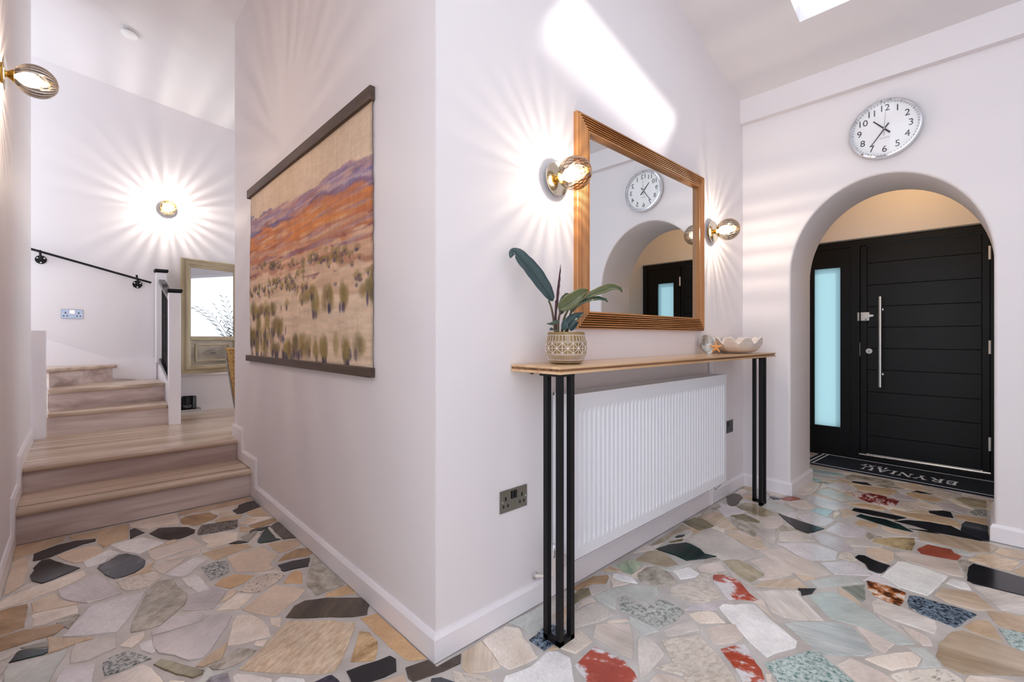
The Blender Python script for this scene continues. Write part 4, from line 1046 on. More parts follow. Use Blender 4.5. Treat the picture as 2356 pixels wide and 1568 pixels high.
# ------------------------------------------------------------------ wall hanging
def hanging():
    x = XM; y0, y1 = 1.772, 3.60; z0, z1 = .955, 2.085
    e = empty('wall_hanging', (x, (y0+y1)/2, z0), 'canvas wall hanging of a painted purple and orange hillside between two wooden battens', 'wall hanging')
    nu, nv = 300, 210
    u = np.linspace(0, 1, nu)[None, :].repeat(nv, 0); v = np.linspace(0, 1, nv)[:, None].repeat(nu, 1)   # u left to right, v top to bottom
    img = np.zeros((nv, nu, 3)); r = np.random.default_rng(11)
    def noise(sx, sy, seed):
        q = np.random.default_rng(seed); a = q.random((int(sy)+2, int(sx)+2)); X = u*sx; Y = v*sy
        i = np.floor(X).astype(int); j = np.floor(Y).astype(int); fx = X-i; fy = Y-j; fx = fx*fx*(3-2*fx); fy = fy*fy*(3-2*fy)
        return (a[j,i]*(1-fx)+a[j,i+1]*fx)*(1-fy)+(a[j+1,i]*(1-fx)+a[j+1,i+1]*fx)*fy
    def fb(sx, sy, s): return (noise(sx,sy,s)+.5*noise(2*sx,2*sy,s+1)+.25*noise(4*sx,4*sy,s+2))/1.75
    sky = np.array((224,200,172.)); img[:] = sky+(fb(5,4,1)-.5)[..., None]*np.array((24,24,30))
    # land below a ridge that dips in the middle
    ridge = .150+.042*u+.008*np.sin(5*u+1)+(fb(14,3,5)-.5)*.035
    bands = [(.0,(170,138,148)),(.03,(160,138,166)),(.055,(184,160,168)),(.08,(134,102,128)),(.10,(204,128,82)),(.145,(214,138,80)),(.185,(190,118,86)),(.22,(208,152,118)),(.26,(186,120,96)),(.285,(214,172,142)),(.33,(202,150,124)),(.365,(224,192,162)),(.44,(216,184,154)),(.50,(228,204,176)),(.78,(230,208,182))]
    w = (v-ridge)+(fb(6,22,9)-.5)*.075+(noise(3,7,21)-.5)*.04-.02*(u-.5)
    for k, (t, c) in enumerate(bands):
        mk = np.clip((w-t)/.012, 0, 1)*(v > ridge); img[:] = img*(1-mk[..., None])+np.array(c, float)*mk[..., None]
    img += (fb(10,60,31)-.5)[..., None]*np.array((44,40,40))*(v > ridge)[..., None]
    blue = (fb(5,40,41) > .60) & (w > .02) & (w < .10); img[blue] = img[blue]*.45+np.array((104,104,160))*.55
    ora = (fb(4,30,51) > .60) & (w > .10) & (w < .22); img[ora] = img[ora]*.4+np.array((226,140,62))*.6
    pur = (fb(5,44,61) > .66) & (w > .20) & (w < .42); img[pur] = img[pur]*.4+np.array((122,70,88))*.6
    for k in range(230):
        vv = r.random()*.30+.012; cu = r.random(); base = .150+.042*cu
        col = [(222,172,134),(200,128,92),(214,150,104),(178,120,112),(226,190,158),(206,120,66),(160,130,152),(190,152,158)][r.integers(8) if vv > .09 else r.choice([3,6,7,4])]
        sl = cu+0*u; du = (u-cu)/(.03+.08*r.random()); dv = (v-base-vv-.03*(u-cu)*-1)/(.005+.008*r.random()); mk = np.clip(1.2-du*du-dv*dv, 0, 1)*.6*np.clip(.3+fb(50,26,75)*1.3, 0, 1); img[:] = img*(1-mk[..., None])+np.array(col, float)*mk[..., None]
    # pale slopes with rows of bushes painted in upright strokes
    def stroke(cu, cv, wu, hv, col, al):
        du = (u-cu)/wu; dv = (v-cv)/hv; d = du*du+dv*dv
        if al <= 0: return
        mk = np.clip(1.25-d, 0, 1)*al*np.clip(.45+fb(60,18,71)*1.1, 0, 1); img[:] = img*(1-mk[..., None])+np.array(col, float)*mk[..., None]
    for k in range(46): stroke(r.random(), .44+.54*r.random(), .03+.06*r.random(), .007+.012*r.random(), (234,214,188), .6)
    rows = [(.50,.05,60,.014),(.56,-.03,60,.016),(.62,.02,55,.018),(.69,-.05,34,.034),(.78,-.10,40,.050),(.92,-.02,36,.052)]
    olive = [(132,112,58),(150,130,74),(112,98,64),(166,146,82),(140,112,72)]; dark = [(74,62,92),(88,70,86),(62,56,96),(104,76,72)]
    for cv, sl, n, h in rows:
        cl = r.random(7)
        for k in range(n):
            cu = np.clip(cl[r.integers(7)]+r.normal(0, .06), 0, 1); yy = cv+sl*(cu-.5)*2+r.normal(0, .014)
            if r.random() < .7 or cv < .6: stroke(cu, yy, (.008+r.random()*.014)*(1 if cv < .65 else 1.7), h*(.6+.6*r.random()), olive[r.integers(5)], .55)
            if r.random() < .75: stroke(cu+r.normal(0, .008), yy+h*.7, .005+r.random()*.009, h*.55, dark[r.integers(4)], .62)
    for cu, cv in ((.05,.70),(.10,.80),(.22,.79),(.30,.80),(.08,.93),(.16,.93),(.66,.72),(.76,.70),(.84,.70),(.72,.93),(.86,.93),(.42,.92),(.5,.91),(.36,.83)):
        for q in range(5): stroke(cu+r.normal(0, .014), cv+r.normal(0, .012), .018, .05, olive[r.integers(5)], .5)
        for q in range(3): stroke(cu+r.normal(0, .016), cv+.05, .008, .025, dark[r.integers(4)], .7)
    img += (noise(150,12,81)-.5)[..., None]*10+(noise(30,105,91)-.5)[..., None]*10+r.normal(0, 3, img.shape[:2])[..., None]
    edge = np.clip(np.minimum.reduce([u*60, (1-u)*60, v*40, (1-v)*40]), 0, 1)[..., None]; img = img*(.85+.15*edge)
    img = np.clip(img, 10, 250)/255; L_ = np.where(img <= .04045, img/12.92, ((img+.055)/1.055)**2.4)
    q = np.random.default_rng(2); wl = q.normal(0, 1, nv); wl = np.convolve(wl, np.ones(9)/9, 'same')*.006
    yy = (y1-(y1-y0)*u)+(u > .99)*wl[:, None]*1.0+(u < .01)*wl[::-1][:, None]; zz = z1-(z1-z0)*v
    xx = x-.006-.006*np.sin(9*u+2*v)*np.sin(PI*v)-.004*noise(6,9,3)
    co = np.stack([xx, yy, zz], -1).reshape(-1, 3)-np.array(e.location)
    idx = np.arange(nu*nv).reshape(nv, nu); fs = np.stack([idx[:-1,:-1], idx[:-1,1:], idx[1:,1:], idx[1:,:-1]], -1).reshape(-1, 4)
    me = bpy.data.meshes.new('canvas'); me.from_pydata(co.tolist(), [], fs.tolist())
    at_ = me.color_attributes.new('paint', 'FLOAT_COLOR', 'POINT'); at_.data.foreach_set('color', np.concatenate([L_, np.ones((nv, nu, 1))], -1).reshape(-1).astype(np.float32))
    me.polygons.foreach_set('use_smooth', [True]*len(me.polygons))
    m = pm('painted_canvas', (200,180,160), .8, bump=.25, bscale=400, scale=3); N, L = nt(m); a = N.new('ShaderNodeVertexColor'); a.layer_name = 'paint'; L.new(a.outputs[0], N['Principled BSDF'].inputs[0])
    me.materials.append(m); o = bpy.data.objects.new('canvas', me); COL.objects.link(o); o.parent = e
    b = MB(); b.box(x-.024, x, 1.764, 3.640, 2.070, 2.128); b.build('top_batten', M['hang'], e, bevel=.003)
    b = MB(); b.box(x-.026, x, 1.764, 3.662, .934, .974); b.build('bottom_batten', M['hang'], e, bevel=.003)
hanging()

# ------------------------------------------------------------------ console table
def console():
    x0, x1, y0, y1, zt = 1.240, 3.50, 1.068, YR-.002, .994
    e = empty('console_table', ((x0+x1)/2, 1.2, 0), 'long narrow wooden console table on black square-bar legs over the radiator', 'table')
    b = MB()
    b.box(x0, x1, y0, y1, zt-.009, zt); b.build('tabletop', M['ply'], e, bevel=.001)
    b = MB(); b.box(x0+.005, x1-.005, y0+.005, y1, zt-.018, zt-.009); b.build('edge_core', M['plye'], e)
    b = MB(); b.box(x0, x1, y0, y1, zt-.028, zt-.018); b.build('lower_board', M['ply'], e, bevel=.001)
    w = .0205; zb = zt-.028
    for cx, s in ((x0+.013, 1), (3.315, -1)):
        cy = y0+.014; sp = .060
        b = MB()
        for (px, py) in ((cx, cy), (cx, cy+sp), (cx+s*sp, cy)): b.box(px-w/2, px+w/2, py-w/2, py+w/2, .001, zb-.008)
        b.box(cx-w/2, cx+w/2, cy-w/2, cy+sp+w/2, .001, .018); b.box(min(cx, cx+s*sp)-w/2, max(cx, cx+s*sp)+w/2, cy-w/2, cy+w/2, .001, .018)
        b.prism([(cx-w/2*s, cy-w/2), (cx+s*(sp+.012), cy-w/2), (cx+s*(sp+.012), cy+.02), (cx+s*.02, cy+sp+.03), (cx-w/2*s, cy+sp+.03)], zb-.008, zb, 2)
        b.build('leg', M['black'], e)
    b = MB(); b.lathe([(.004, 0), (.011, .004), (.011, .010), (.005, .016)], (1.335, 1.30, zb), (0,0,-1), 14); b.build('support_stud', M['hang'], e, smooth=True)
console()
# ------------------------------------------------------------------ radiator
def radiator():
    x0, x1, z0, z1, yf = 1.462, 2.985, .190, .866, 1.195
    e = empty('radiator', ((x0+x1)/2, YR-.02, z0), 'white panel radiator with vertical ribs under the console table', 'radiator')
    nr = 45; m0 = .028; vs = []; fs = []
    cols = [(x0, 0), (x0+.012, 0)]; pit = (x1-x0-2*m0)/nr
    for k in range(nr):
        a = x0+m0+k*pit; cols += [(a+.22*pit, 0), (a+.38*pit, 1), (a+.62*pit, 1), (a+.78*pit, 0)]
    cols += [(x1-.012, 0), (x1, 0)]
    rows = [(z0, 0), (z0+.045, 0), (z0+.068, 1), (z1-.085, 1), (z1-.060, 0), (z1-.022, 0)]
    for z, g in rows:
        for x, d in cols: vs.append((x, yf+.007*d*g, z))
    n = len(cols)
    for j in range(len(rows)-1):
        for i in range(n-1): fs.append((j*n+i, j*n+i+1, (j+1)*n+i+1, (j+1)*n+i))
    b = MB(); b.add(vs, fs); b.box(x0, x1, yf+.008, yf+.014, z0, z1-.022)
    b.add([(x0,yf,z0),(x1,yf,z0),(x1,yf+.014,z0),(x0,yf+.014,z0)], [(0,1,2,3)])
    b.build('front_panel', M['enamel'], e, recalc=False)
    b = MB(); b.box(x0+.004, x1-.004, YR-.035, YR-.022, z0, z1-.022); b.build('rear_panel', M['enamel'], e)
    b = MB()
    b.box(x0, x1, yf-.003, yf+.004, z1-.026, z1); b.box(x0, x1, YR-.032, YR-.026, z1-.026, z1)
    for k in range(110):
        x = x0+.01+(x1-x0-.02)*k/109; b.box(x-.003, x+.003, yf+.004, YR-.030, z1-.007, z1-.003)
    b.box(x0, x0+.006, yf, YR-.026, z1-.02, z1); b.box(x1-.006, x1, yf, YR-.026, z1-.02, z1)
    b.build('top_grille', M['enamel'], e)['label'] = 'slotted top grille'
    for x, nm in ((x0, 0), (x1, 1)):
        b = MB(); b.box(x-.002, x+.002, yf+.004, YR-.026, z0+.02, z1-.01); b.build('side_panel', M['enamel'], e)
    b = MB(); b.cyl((x0-.002, YR-.065, z1-.06), .013, .006, (-1,0,0), 18); p = b.build('blanking_plug', M['chrome'], e, smooth=True)
    b = MB(); b.cyl((x0-.008, YR-.065, z1-.06), .008, .001, (-1,0,0), 12); b.build('plug_recess', M['blackgloss'], p)
    b = MB(); b.cyl((x0, YR-.066, z0+.035), .010, .030, (-1,0,0), 14); b.lathe([(.013, 0), (.015, .01), (.015, .035), (.011, .05)], (x0-.038, YR-.066, z0+.012), (0,0,1), 16)
    b.cyl((x0-.03, YR-.066, z0+.036), .014, .012, (-1,0,0), 14); b.build('valve', M['chrome'], e, smooth=True)
    fp = empty('feed_pipe', (x0-.05, YR-.03, .11), 'short white pipe curving from the radiator valve into the wall', 'pipe')
    b = MB(); b.tube([(x0-.038, YR-.066, z0+.011), (x0-.038, YR-.066, .135), (x0-.045, YR-.06, .122), (x0-.07, YR-.028, .118), (x0-.085, YR-.004, .116)], .0078, 10); b.build('pipe', pm('pipe_white', (224,214,208), .3), fp, smooth=True)
    b = MB(); b.lathe([(.016, 0), (.016, .003), (.010, .006)], (x0-.086, YR-.001, .116), (0,-1,0), 16); b.build('pipe_collar', M['chrome'], fp, smooth=True)
    b = MB(); b.tube([(x1-.12, yf+.02, z0-.001), (x1-.12, yf+.02, z0-.035), (x1-.04, yf+.02, z0-.02), (x1-.04, yf+.02, z0-.001)], .002, 6); b.build('bracket_clip', M['grille'], e)
    # pipe boxing on the wall to the right of the radiator
    b = MB(); b.tube([(x1+.035, YR-.012, .0), (x1+.035, YR-.012, .964)], .0075, 10); b.tube([(x1+.062, YR-.012, .0), (x1+.062, YR-.012, .964)], .0075, 10)
    pp = b.build('riser_pipes', M['trim'], None, smooth=True); tag(pp, 'pair of white painted pipes climbing the wall right of the radiator', 'pipe')
radiator()
#DBG
# ------------------------------------------------------------------ sockets
def socket(face, label, loc, lit=False):
    e = empty('double_socket', loc, label, 'socket', 'metal double sockets')
    x, y, z = loc
    b = MB(); b.box(x-.073, x+.073, y-.0045, y-.0, z-.043, z+.043); b.build('faceplate', face, e, bevel=.0015)
    for s in (-1, 1):
        b = MB(); b.box(x+s*.0085-.0065, x+s*.0085+.0065, y-.008, y-.004, z+.004, z+.034); b.build('rocker_switch', emis('neon', (1,.45,.25), 2.2) if lit else M['blackgloss'], e, bevel=.001)
        b = MB(); cx = x+s*.044
        b.box(cx-.004, cx+.004, y-.0052, y-.004, z+.002, z+.017); b.box(cx-.0155, cx-.0075, y-.0052, y-.004, z-.024, z-.013); b.box(cx+.0075, cx+.0155, y-.0052, y-.004, z-.024, z-.013)
        b.build('pin_holes', M['blackgloss'], e)
        b = MB(); b.cyl((x+s*.062, y-.0045, z), .0035, .0012, (0,-1,0), 12); b.build('screw', M['chrome'], e)
    return e
socket(M['nickel'], 'black nickel double socket low on the wall left of the radiator', (1.2545, YR, .462))
socket(M['blackgloss'], 'dark double socket behind the right end of the radiator', (3.345, YR, .468))
p0 = at(166, 722, 1, YB); socket(pm('mirror_nickel', (170,180,196), .06, 1), 'shiny double socket with red-lit switches on the stair wall', (p0.x, YB, p0.z), True)

# ------------------------------------------------------------------ things on the console table
TT = .9945
def plant():
    px, py = 1.428, 1.200
    e = empty('potted_plant', (px, py, TT), 'dark-leaved philodendron in a white and gold patterned pot on the console table', 'plant')
    H = .128
    prof = [(.052, .002), (.060, .002), (.070, .012), (.079, .035), (.0835, .062), (.082, .090), (.076, .112), (.073, .124), (.069, .126), (.066, .118), (.062, .10)]
    b = MB(); b.lathe(prof, (px, py, TT), (0,0,1), 64)
    cer = pm('pot_ceramic', (126,100,60), .5, 0, (152,126,82), 30, bump=.2, bscale=160)
    pot = b.build('pot', cer, e, smooth=True)
    def rad(h):
        for (r0, h0), (r1, h1) in zip(prof, prof[1:]):
            if h0 <= h <= h1 and h1 > h0: return r0+(r1-r0)*(h-h0)/(h1-h0)
        return .073
    wb = MB()
    def seg(t0, h0, t1, h1, w=.0013):
        n = max(2, int(max(abs(t1-t0)/.09, abs(h1-h0)/.012))+1); P = []
        for k in range(n+1):
            t = t0+(t1-t0)*k/n; h = h0+(h1-h0)*k/n; r = rad(h)+.0002; P.append(Vector((px+r*math.cos(t), py+r*math.sin(t), TT+h)))
        wb.tube(P, w, 4)
    for h in (.016, .036, .040, .062, .084, .089, .113): 
        wb.lathe([(rad(h)-.001, h-.0012), (rad(h)+.0011, h-.0006), (rad(h)+.0011, h+.0006), (rad(h)-.001, h+.0012)], (px, py, TT), (0,0,1), 64, close=False)
    for k in range(72):
        t = 2*PI*k/72; seg(t, .091, t, .112, .0011) if k % 2 == 0 or k % 9 == 0 else None; seg(t, .006, t, .034, .0010)
    nb = 12
    for k in range(nb):
        t = 2*PI*k/nb; d = 2*PI/nb
        seg(t, .041, t, .083); seg(t, .041, t+d, .083); seg(t, .083, t+d, .041); seg(t+d/2, .041, t+d/2, .083, .001)
    wb.build('white_pattern', pm('pot_white', (226,216,212), .6), pot)
    b = MB(); b.cyl((px, py, TT+.108), .066, .004, (0,0,1), 32); b.build('soil', M['soil'], e)
    def leafmat(name, top, under, rough=.22):
        m = pm(name, top, rough, coat=.2); N, L = nt(m); g = N.new('ShaderNodeNewGeometry'); mx = N.new('ShaderNodeMix'); mx.data_type = 'RGBA'
        no = N.new('ShaderNodeTexNoise'); no.inputs['Scale'].default_value = 24
        mx2 = N.new('ShaderNodeMix'); mx2.data_type = 'RGBA'; mx2.inputs[6].default_value = (*lin(top), 1); mx2.inputs[7].default_value = (*[min(1, c*1.5) for c in lin(top)], 1); L.new(no.outputs[0], mx2.inputs[0])
        L.new(g.outputs['Backfacing'], mx.inputs[0]); L.new(mx2.outputs[2], mx.inputs[6]); mx.inputs[7].default_value = (*lin(under), 1)
        L.new(mx.outputs[2], N['Principled BSDF'].inputs[0]); return m
    dk = leafmat('leaf_dark', (44,64,66), (84,84,44)); ol = leafmat('leaf_olive', (74,78,40), (104,100,54), .35)
    md = leafmat('leaf_mid', (46,66,50), (92,98,58)); mar = pm('leaf_maroon', (74,36,46), .35)
    stemg = pm('stem_green', (66,84,44), .4, 0, (92,70,58), 20); stemm = pm('stem_maroon', (86,54,52), .4, 0, (84,96,56), 18)
    Q = lambda zx, zy, y: at(1150+zx/4.9, 560+zy/4.9, 1, y)
    def curve(pts, n):
        P = [Vector(p) for p in pts]; out = []
        for k in range(n+1):
            t = k/n*(len(P)-1); i = min(int(t), len(P)-2); f = t-i
            a = P[max(i-1, 0)]; b_ = P[i]; c = P[i+1]; d = P[min(i+2, len(P)-1)]
            out.append(.5*((2*b_)+(c-a)*f+(2*a-5*b_+4*c-d)*f*f+(3*b_-a-3*c+d)*f**3))
        return out
    def leaf(pts, width, mat, up, fold=.25, n=18, tip=1.0):
        P = curve(pts, n); b = MB(); vs = []; m = 7; up = Vector(up).normalized()
        for k, p in enumerate(P):
            t = k/n; d = (P[min(k+1, n)]-P[max(k-1, 0)]).normalized(); s = d.cross(up).normalized(); nn = s.cross(d).normalized()
            w = width/2*max(.02, (math.sin(PI*min(1, t**.75))**.8))
            for j in range(m):
                a = (j/(m-1)-.5)*2; vs.append(p+s*(a*w)+nn*(abs(a)**1.3*w*fold*2)+nn*(.0012*math.sin(t*40)*abs(a)))
        fs = [(k*m+j, k*m+j+1, (k+1)*m+j+1, (k+1)*m+j) for k in range(n) for j in range(m-1)]
        b.add(vs, fs); o = b.build('leaf', mat, e, smooth=True, recalc=False)
        mo = o.modifiers.new('thick', 'SOLIDIFY'); mo.thickness = .0006
        rb = MB(); rb.tube([p+Vector((0, -.0006, .0004)) for p in P[::2]], [.0016*(1-.7*k/(n/2)) for k in range(len(P[::2]))], 6); rb.build('midrib', md, o, smooth=True)
    def stem(pts, r0, r1, mat):
        P = curve(pts, 10); b = MB(); b.tube(P, [r0+(r1-r0)*k/10 for k in range(11)], 8); b.build('stem', mat, e, smooth=True)
    up = (0, -1, .6)
    stem([Q(625,1010,1.205), Q(605,850,1.205), Q(580,720,1.21), Q(550,640,1.22)], .0052, .0034, stemg)
    leaf([Q(600,645,1.205), Q(540,560,1.212), Q(450,430,1.225), Q(360,310,1.24), Q(270,205,1.255), Q(190,115,1.27), Q(140,110,1.275), Q(118,165,1.272)], .068, dk, (-.55, -.75, .55), .16, 24)
    stem([Q(630,1000,1.20), Q(628,860,1.2), Q(636,640,1.2)], .0050, .0046, mar)
    leaf([Q(632,780,1.196), Q(640,560,1.196), Q(660,400,1.198), Q(685,235,1.20)], .011, mar, (0, -1, 0), .8, 12)
    stem([Q(655,1000,1.19), Q(660,870,1.18), Q(690,735,1.165)], .0055, .0038, stemg)
    leaf([Q(660,735,1.165), Q(740,690,1.155), Q(830,630,1.145), Q(920,555,1.135), Q(995,520,1.13)], .060, ol, (-.75, -.65, .15), .08, 18)
    stem([Q(700,1000,1.21), Q(722,850,1.21), Q(785,715,1.20)], .0055, .0038, stemm)
    stem([Q(760,1000,1.185), Q(785,830,1.17), Q(850,700,1.14), Q(970,605,1.11)], .0048, .0026, stemg)
    leaf([Q(960,608,1.112), Q(1060,560,1.09), Q(1170,520,1.07), Q(1260,490,1.055), Q(1350,508,1.045), Q(1380,548,1.043)], .034, ol, (-.6, -.6, .45), .12, 18)
    stem([Q(740,1000,1.20), Q(775,860,1.19), Q(800,770,1.18)], .0045, .003, stemm)
    leaf([Q(795,790,1.178), Q(850,715,1.16), Q(930,660,1.135), Q(1030,630,1.105), Q(1120,622,1.08), Q(1195,638,1.065), Q(1210,662,1.063)], .030, md, (-.5, -.5, .7), .15, 18)
    leaf([Q(745,960,1.17), Q(790,880,1.16), Q(860,825,1.15), Q(945,780,1.14)], .038, dk, (-.7, -.6, .35), .2, 14)
    leaf([Q(792,980,1.165), Q(830,930,1.158), Q(885,880,1.15)], .024, dk, (-.7, -.6, .2), .2, 10)
    leaf([Q(670,868,1.155), Q(610,905,1.15), Q(570,915,1.15), Q(528,902,1.15)], .018, md, (0, -.7, 1), .3, 10)
    leaf([Q(690,800,1.22), Q(715,690,1.225), Q(745,600,1.23), Q(775,560,1.235)], .036, md, (-.8, -.6, 0), .2, 12)
    leaf([Q(720,975,1.165), Q(735,900,1.16), Q(765,840,1.158)], .026, dk, (-.7, -.6, .1), .25, 10)
    leaf([Q(640,985,1.15), Q(600,972,1.135), Q(560,975,1.13)], .022, dk, (0, -.5, 1), .2, 8)
plant()
def shells():
    # scalloped clam bowl
    cx, cy = 3.205, 1.196; a, bb = .262, .122
    e = empty('clam_shell_bowl', (cx, cy, TT), 'white scalloped clam shell bowl at the right end of the console table', 'shell')
    n, m = 144, 14; vs = []
    for side in (0, 1):
        for j in range(m+1):
            s = j/m
            for k in range(n):
                t = 2*PI*k/n; wv = 1-(.5-.5*math.cos(9*t+.6))**1.5
                rr = (.36+.64*s**.62); rip = 1+.09*(wv-.5)*s
                h = .004+(.058+.040*wv)*s**1.7
                if side: rr *= .955; h += .004
                vs.append((cx+a*rr*rip*math.cos(t), cy+bb*rr*rip*math.sin(t), TT+h))
    fs = []
    N1 = (m+1)*n
    for j in range(m):
        for k in range(n):
            k2 = (k+1) % n; fs.append((j*n+k, j*n+k2, (j+1)*n+k2, (j+1)*n+k)); fs.append((N1+j*n+k2, N1+j*n+k, N1+(j+1)*n+k, N1+(j+1)*n+k2))
    for k in range(n): k2 = (k+1) % n; fs.append((m*n+k, m*n+k2, N1+m*n+k2, N1+m*n+k))
    fs.append([k for k in range(n)][::-1]); fs.append([N1+k for k in range(n)])
    b = MB(); b.add(vs, fs); b.build('shell', pm('shell_white', (226,214,204), .35, 0, (238,230,224), 14, (1,1,4), .3, .7, bump=.1), e, smooth=True, recalc=False)
    # abalone shell leaning on the wall
    c = Vector((2.872, 1.268, TT+.062)); n_ = Vector((-.55, -.80, .22)).normalized(); u = Vector((.78, -.62, 0)).normalized(); w = n_.cross(u); w = w if w.z > 0 else -w
    ab = empty('abalone_shell', (c.x, c.y, TT), 'round pearly abalone shell leaning on the wall beside the starfish', 'shell')
    b = MB(); vs = []; fs = []; nn, mm = 40, 10
    for side in (0, 1):
        for j in range(mm+1):
            s = .06+.94*j/mm
            for k in range(nn):
                t = 2*PI*k/nn; r = (.060+.004*math.sin(3*t))*s; dp = .030*(1-s*s)-.004*side*(1 if j < mm else .3)
                p = c+u*r*math.cos(t)*.86+w*r*math.sin(t)*1.02-n_*(dp+side*0)
                if side: p = p+n_*.004
                vs.append(p+w*.0)
    N1 = (mm+1)*nn
    for j in range(mm):
        for k in range(nn):
            k2 = (k+1) % nn; fs.append((j*nn+k, j*nn+k2, (j+1)*nn+k2, (j+1)*nn+k)); fs.append((N1+j*nn+k2, N1+j*nn+k, N1+(j+1)*nn+k, N1+(j+1)*nn+k2))
    for k in range(nn): k2 = (k+1) % nn; fs.append((mm*nn+k, mm*nn+k2, N1+mm*nn+k2, N1+mm*nn+k))
    fs.append(list(range(nn))); fs.append([N1+k for k in range(nn)][::-1])
    b.add(vs, fs); b.build('shell', pm('abalone', (128,120,106), .22, 0, (206,206,204), 22, (1,1,1), .36, .58, c3=(178,202,196), coat=.5), ab, smooth=True, recalc=True)
    # starfish
    c = Vector((2.775, 1.172, TT+.044)); n_ = Vector((-.80, -.52, .30)).normalized(); u = Vector((.545, -.838, 0)).normalized(); w = u.cross(n_); w = w if w.z > 0 else -w
    sf = empty('starfish', (c.x, c.y, TT), 'small orange starfish propped up in front of the clam shell bowl', 'starfish')
    b = MB(); ring = []; K2 = 20
    for k in range(K2):
        t = PI/2+2*PI*k/K2; ph = k % 4
        r = (.050, .0225, .0135, .0225)[ph]; ring.append((r, t))
    vs = [c+n_*.010, c-n_*.006]
    for lev, hh in ((0, .004), (1, -.004)):
        for r, t in ring: vs.append(c+(u*math.cos(t)+w*math.sin(t))*r*(1 if lev == 0 else .97)+n_*hh)
    mid = len(vs)
    for r, t in ring: vs.append(c+(u*math.cos(t)+w*math.sin(t))*r*.55+n_*(.0105 if r > .03 else .0065))
    fs = []
    for k in range(K2):
        k2 = (k+1) % K2; fs += [(0, mid+k, mid+k2), (mid+k, 2+k, 2+k2, mid+k2), (2+k, 2+K2+k, 2+K2+k2, 2+k2), (1, 2+K2+k2, 2+K2+k)]
    b.add(vs, fs); o = b.build('body', pm('starfish_orange', (214,142,76), .6, 0, (236,178,116), 60, bump=.4), sf, smooth=True)
    md = o.modifiers.new('sub', 'SUBSURF'); md.levels = 2; md.render_levels = 2
shells()
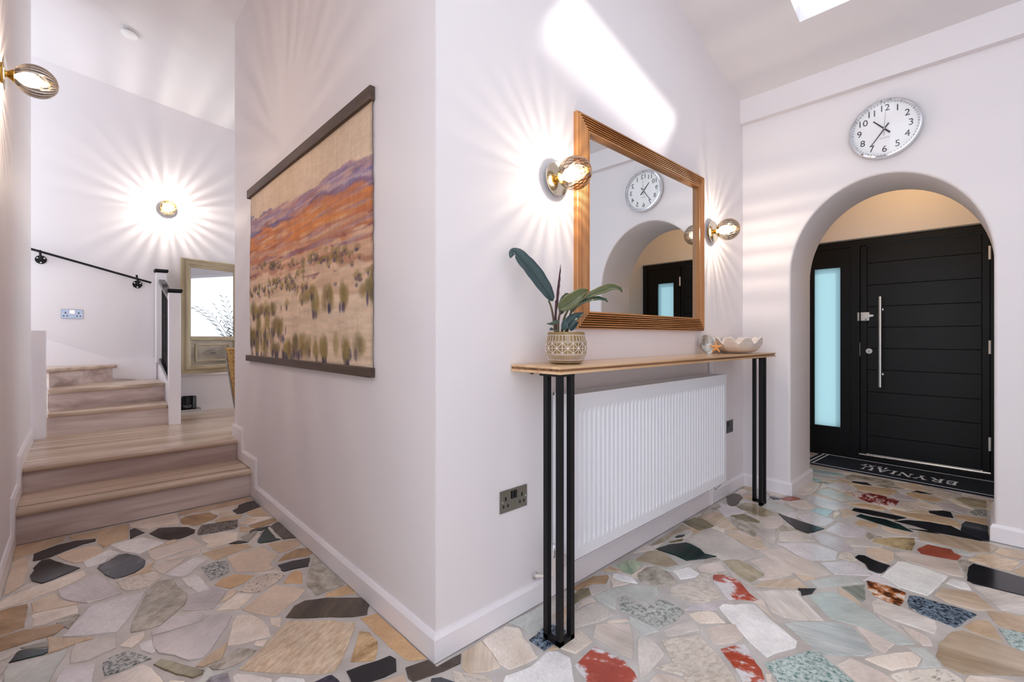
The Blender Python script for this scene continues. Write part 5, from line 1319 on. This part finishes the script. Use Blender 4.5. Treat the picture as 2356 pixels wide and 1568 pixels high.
# ------------------------------------------------------------------ things on the landing
def landing_things():
    # two books and a candle
    def book(name, x0, x1, y0, y1, z0, z1, cov, lab, rot):
        cx, cy = (x0+x1)/2, (y0+y1)/2; ca, sa = math.cos(rot), math.sin(rot)
        R_ = lambda x, y: (cx+(x-cx)*ca-(y-cy)*sa, cy+(x-cx)*sa+(y-cy)*ca)
        e = empty(name, (cx, cy, z0), lab, 'book')
        b = MB(); b.prism([R_(x0, y0), R_(x1, y0), R_(x1, y1), R_(x0, y1)], z0, z0+.002, 2); b.prism([R_(x0, y0), R_(x1, y0), R_(x1, y1), R_(x0, y1)], z1-.002, z1, 2)
        b.prism([R_(x0, y1-.002), R_(x1, y1-.002), R_(x1, y1), R_(x0, y1)], z0, z1, 2); b.build('cover', cov, e)
        b = MB(); b.prism([R_(x0+.003, y0+.003), R_(x1-.004, y0+.003), R_(x1-.004, y1-.002), R_(x0+.003, y1-.002)], z0+.002, z1-.002, 2); b.build('pages', M['paper'], e)
    book('book', .66, .936, 5.555, 5.745, LZ+.001, LZ+.024, M['paper'], 'white book lying on the landing floor under the black book', .05)
    book('book', .68, .917, 5.575, 5.745, LZ+.0245, LZ+.044, M['blackgloss'], 'black-covered book under the black candle jar', .02)
    e = empty('candle_jar', (.812, 5.655, LZ+.0445), 'glossy black candle jar standing on two books on the landing', 'candle')
    c = (.812, 5.655, LZ+.0445)
    b = MB(); b.lathe([(.070, 0), (.0755, .004), (.0755, .118), (.0735, .121), (.0715, .118), (.0715, .09)], c, (0,0,1), 48); b.build('jar', M['jar'], e, smooth=True)
    b = MB(); b.cyl((c[0], c[1], c[2]+.088), .0705, .006, (0,0,1), 32); b.build('wax', M['black'], e)
    ink = pm('jar_print', (214,222,230), .5)
    for s, z, sz in (('NORTH CAY', .034, .0135), ('SCENTED WAX', .020, .0075)):
        n = len(s); w = sz*.62
        for i, ch in enumerate(s):
            if ch == ' ': continue
            t = -PI/2-.12+(i-(n-1)/2)*w/.0757; q = Vector((c[0]+.0757*math.cos(t), c[1]+.0757*math.sin(t), c[2]+z))
            text_mesh(ch, sz, 'print_letter', ink, e, Matrix.Translation(q) @ Matrix.Rotation(t+PI/2, 4, 'Z') @ Matrix.Rotation(PI/2, 4, 'X'), .0003)
    # rattan chair with a black and white edge binding
    cx, cy = 1.375, 5.13; R_ = .305
    e = empty('rattan_chair', (cx, cy, LZ), 'tan rattan chair with striped black and white edging, just past the wall end', 'chair')
    vs = []; fs = []; n, m = 36, 10; A = lambda k: math.radians(70+220*k/n)
    top = lambda t: .985-.05*(abs(t-PI)/1.92)**2
    for s in (0, 1):
        for j in range(m+1):
            for k in range(n+1):
                t = A(k); f = j/m; zz = .405+(top(t)-.405)*f; r = (R_-.055*(1-f)**1.2+.02*f)-(.014 if s else 0)
                vs.append((cx+r*math.cos(t), cy+r*math.sin(t), zz))
    N1 = (m+1)*(n+1)
    for j in range(m):
        for k in range(n):
            a = j*(n+1)+k; fs.append((a, a+1, a+n+2, a+n+1)); fs.append((N1+a+1, N1+a, N1+a+n+1, N1+a+n+2))
    for k in range(n): a = m*(n+1)+k; fs.append((a, a+1, N1+a+1, N1+a)); fs.append((k+1, k, N1+k, N1+k+1))
    b = MB(); b.add(vs, fs); b.build('back', M['rattan'], e, smooth=True)
    wm_, bm_ = MB(), MB()
    edge = []
    for k in range(140):
        f = k/139; z = .405+(.95-.405)*f; t = PI-.05; r = R_-.055*(1-f)**1.2+.02*f+.004
        edge.append(Vector((cx+r*math.cos(t), cy+r*math.sin(t), z)))
    for k in range(0, 139):
        (wm_ if (k//2) % 2 else bm_).tube([edge[k], edge[k+1]], .0075, 6)
    wm_.build('edge_binding_white', M['white'], e); bm_.build('edge_binding_black', M['black'], e)
    rp = MB(); rp.tube([(cx+(R_+.014)*math.cos(A(k)), cy+(R_+.014)*math.sin(A(k)), top(A(k))) for k in range(n+1)], .014, 8); rp.build('top_rail', M['rattan'], e, smooth=True)
    b = MB(); b.lathe([(.25, 0), (.262, .012), (.262, .03), (.24, .045)], (cx, cy, LZ+.40), (0,0,1), 32); b.build('seat', M['rattan'], e, smooth=True)
    for sx in (-1, 1):
        for sy in (-1, 1):
            b = MB(); b.tube([(cx+sx*.20, cy+sy*.20, LZ+.001), (cx+sx*.17, cy+sy*.17, LZ+.42)], [.012, .016], 8); b.build('leg', M['rattan'], e, smooth=True)
    # palm by the dining-room window, seen in the antique mirror
    px, py = 2.98, 4.02
    e = empty('potted_palm', (px, py, LZ), 'feathery potted palm seen only as a reflection in the antique mirror', 'plant')
    b = MB(); b.lathe([(.11, 0), (.15, .02), (.17, .28), (.18, .30), (.165, .30), (.15, .24)], (px, py, LZ), (0,0,1), 28); b.build('pot', M['black'], e, smooth=True)
    b = MB(); b.cyl((px, py, LZ+.24), .15, .01, (0,0,1), 20); b.build('soil', M['soil'], e)
    fr_ = pm('palm_green', (40,66,46), .5); r = random.Random(4)
    for k in range(11):
        t = 2*PI*k/11+r.uniform(-.2, .2); el = r.uniform(.3, .9); L_ = r.uniform(.8, 1.15)
        P = [Vector((px, py, LZ+.24))+Vector((math.cos(t)*el*L_*s**1.4*.75, math.sin(t)*el*L_*s**1.4*.75, L_*(1.3*s-.55*s*s*el))) for s in [i/12 for i in range(13)]]
        b = MB(); b.tube(P, [.006*(1-.7*i/12) for i in range(13)], 5)
        for i in range(4, 13):
            d = (P[i]-P[i-1]).normalized(); s = d.cross(Vector((0,0,1))).normalized()
            for sg in (-1, 1):
                tip = P[i]+s*sg*.17*(1.1-.05*i)+d*.14-Vector((0,0,.05)); mid = (P[i]+tip)/2+Vector((0,0,.015)); wv = d*.009
                b.add([P[i], mid+wv, tip, mid-wv], [(0,1,2,3)])
        b.build('frond', fr_, e, recalc=False)
landing_things()
bpy.context.view_layer.update()
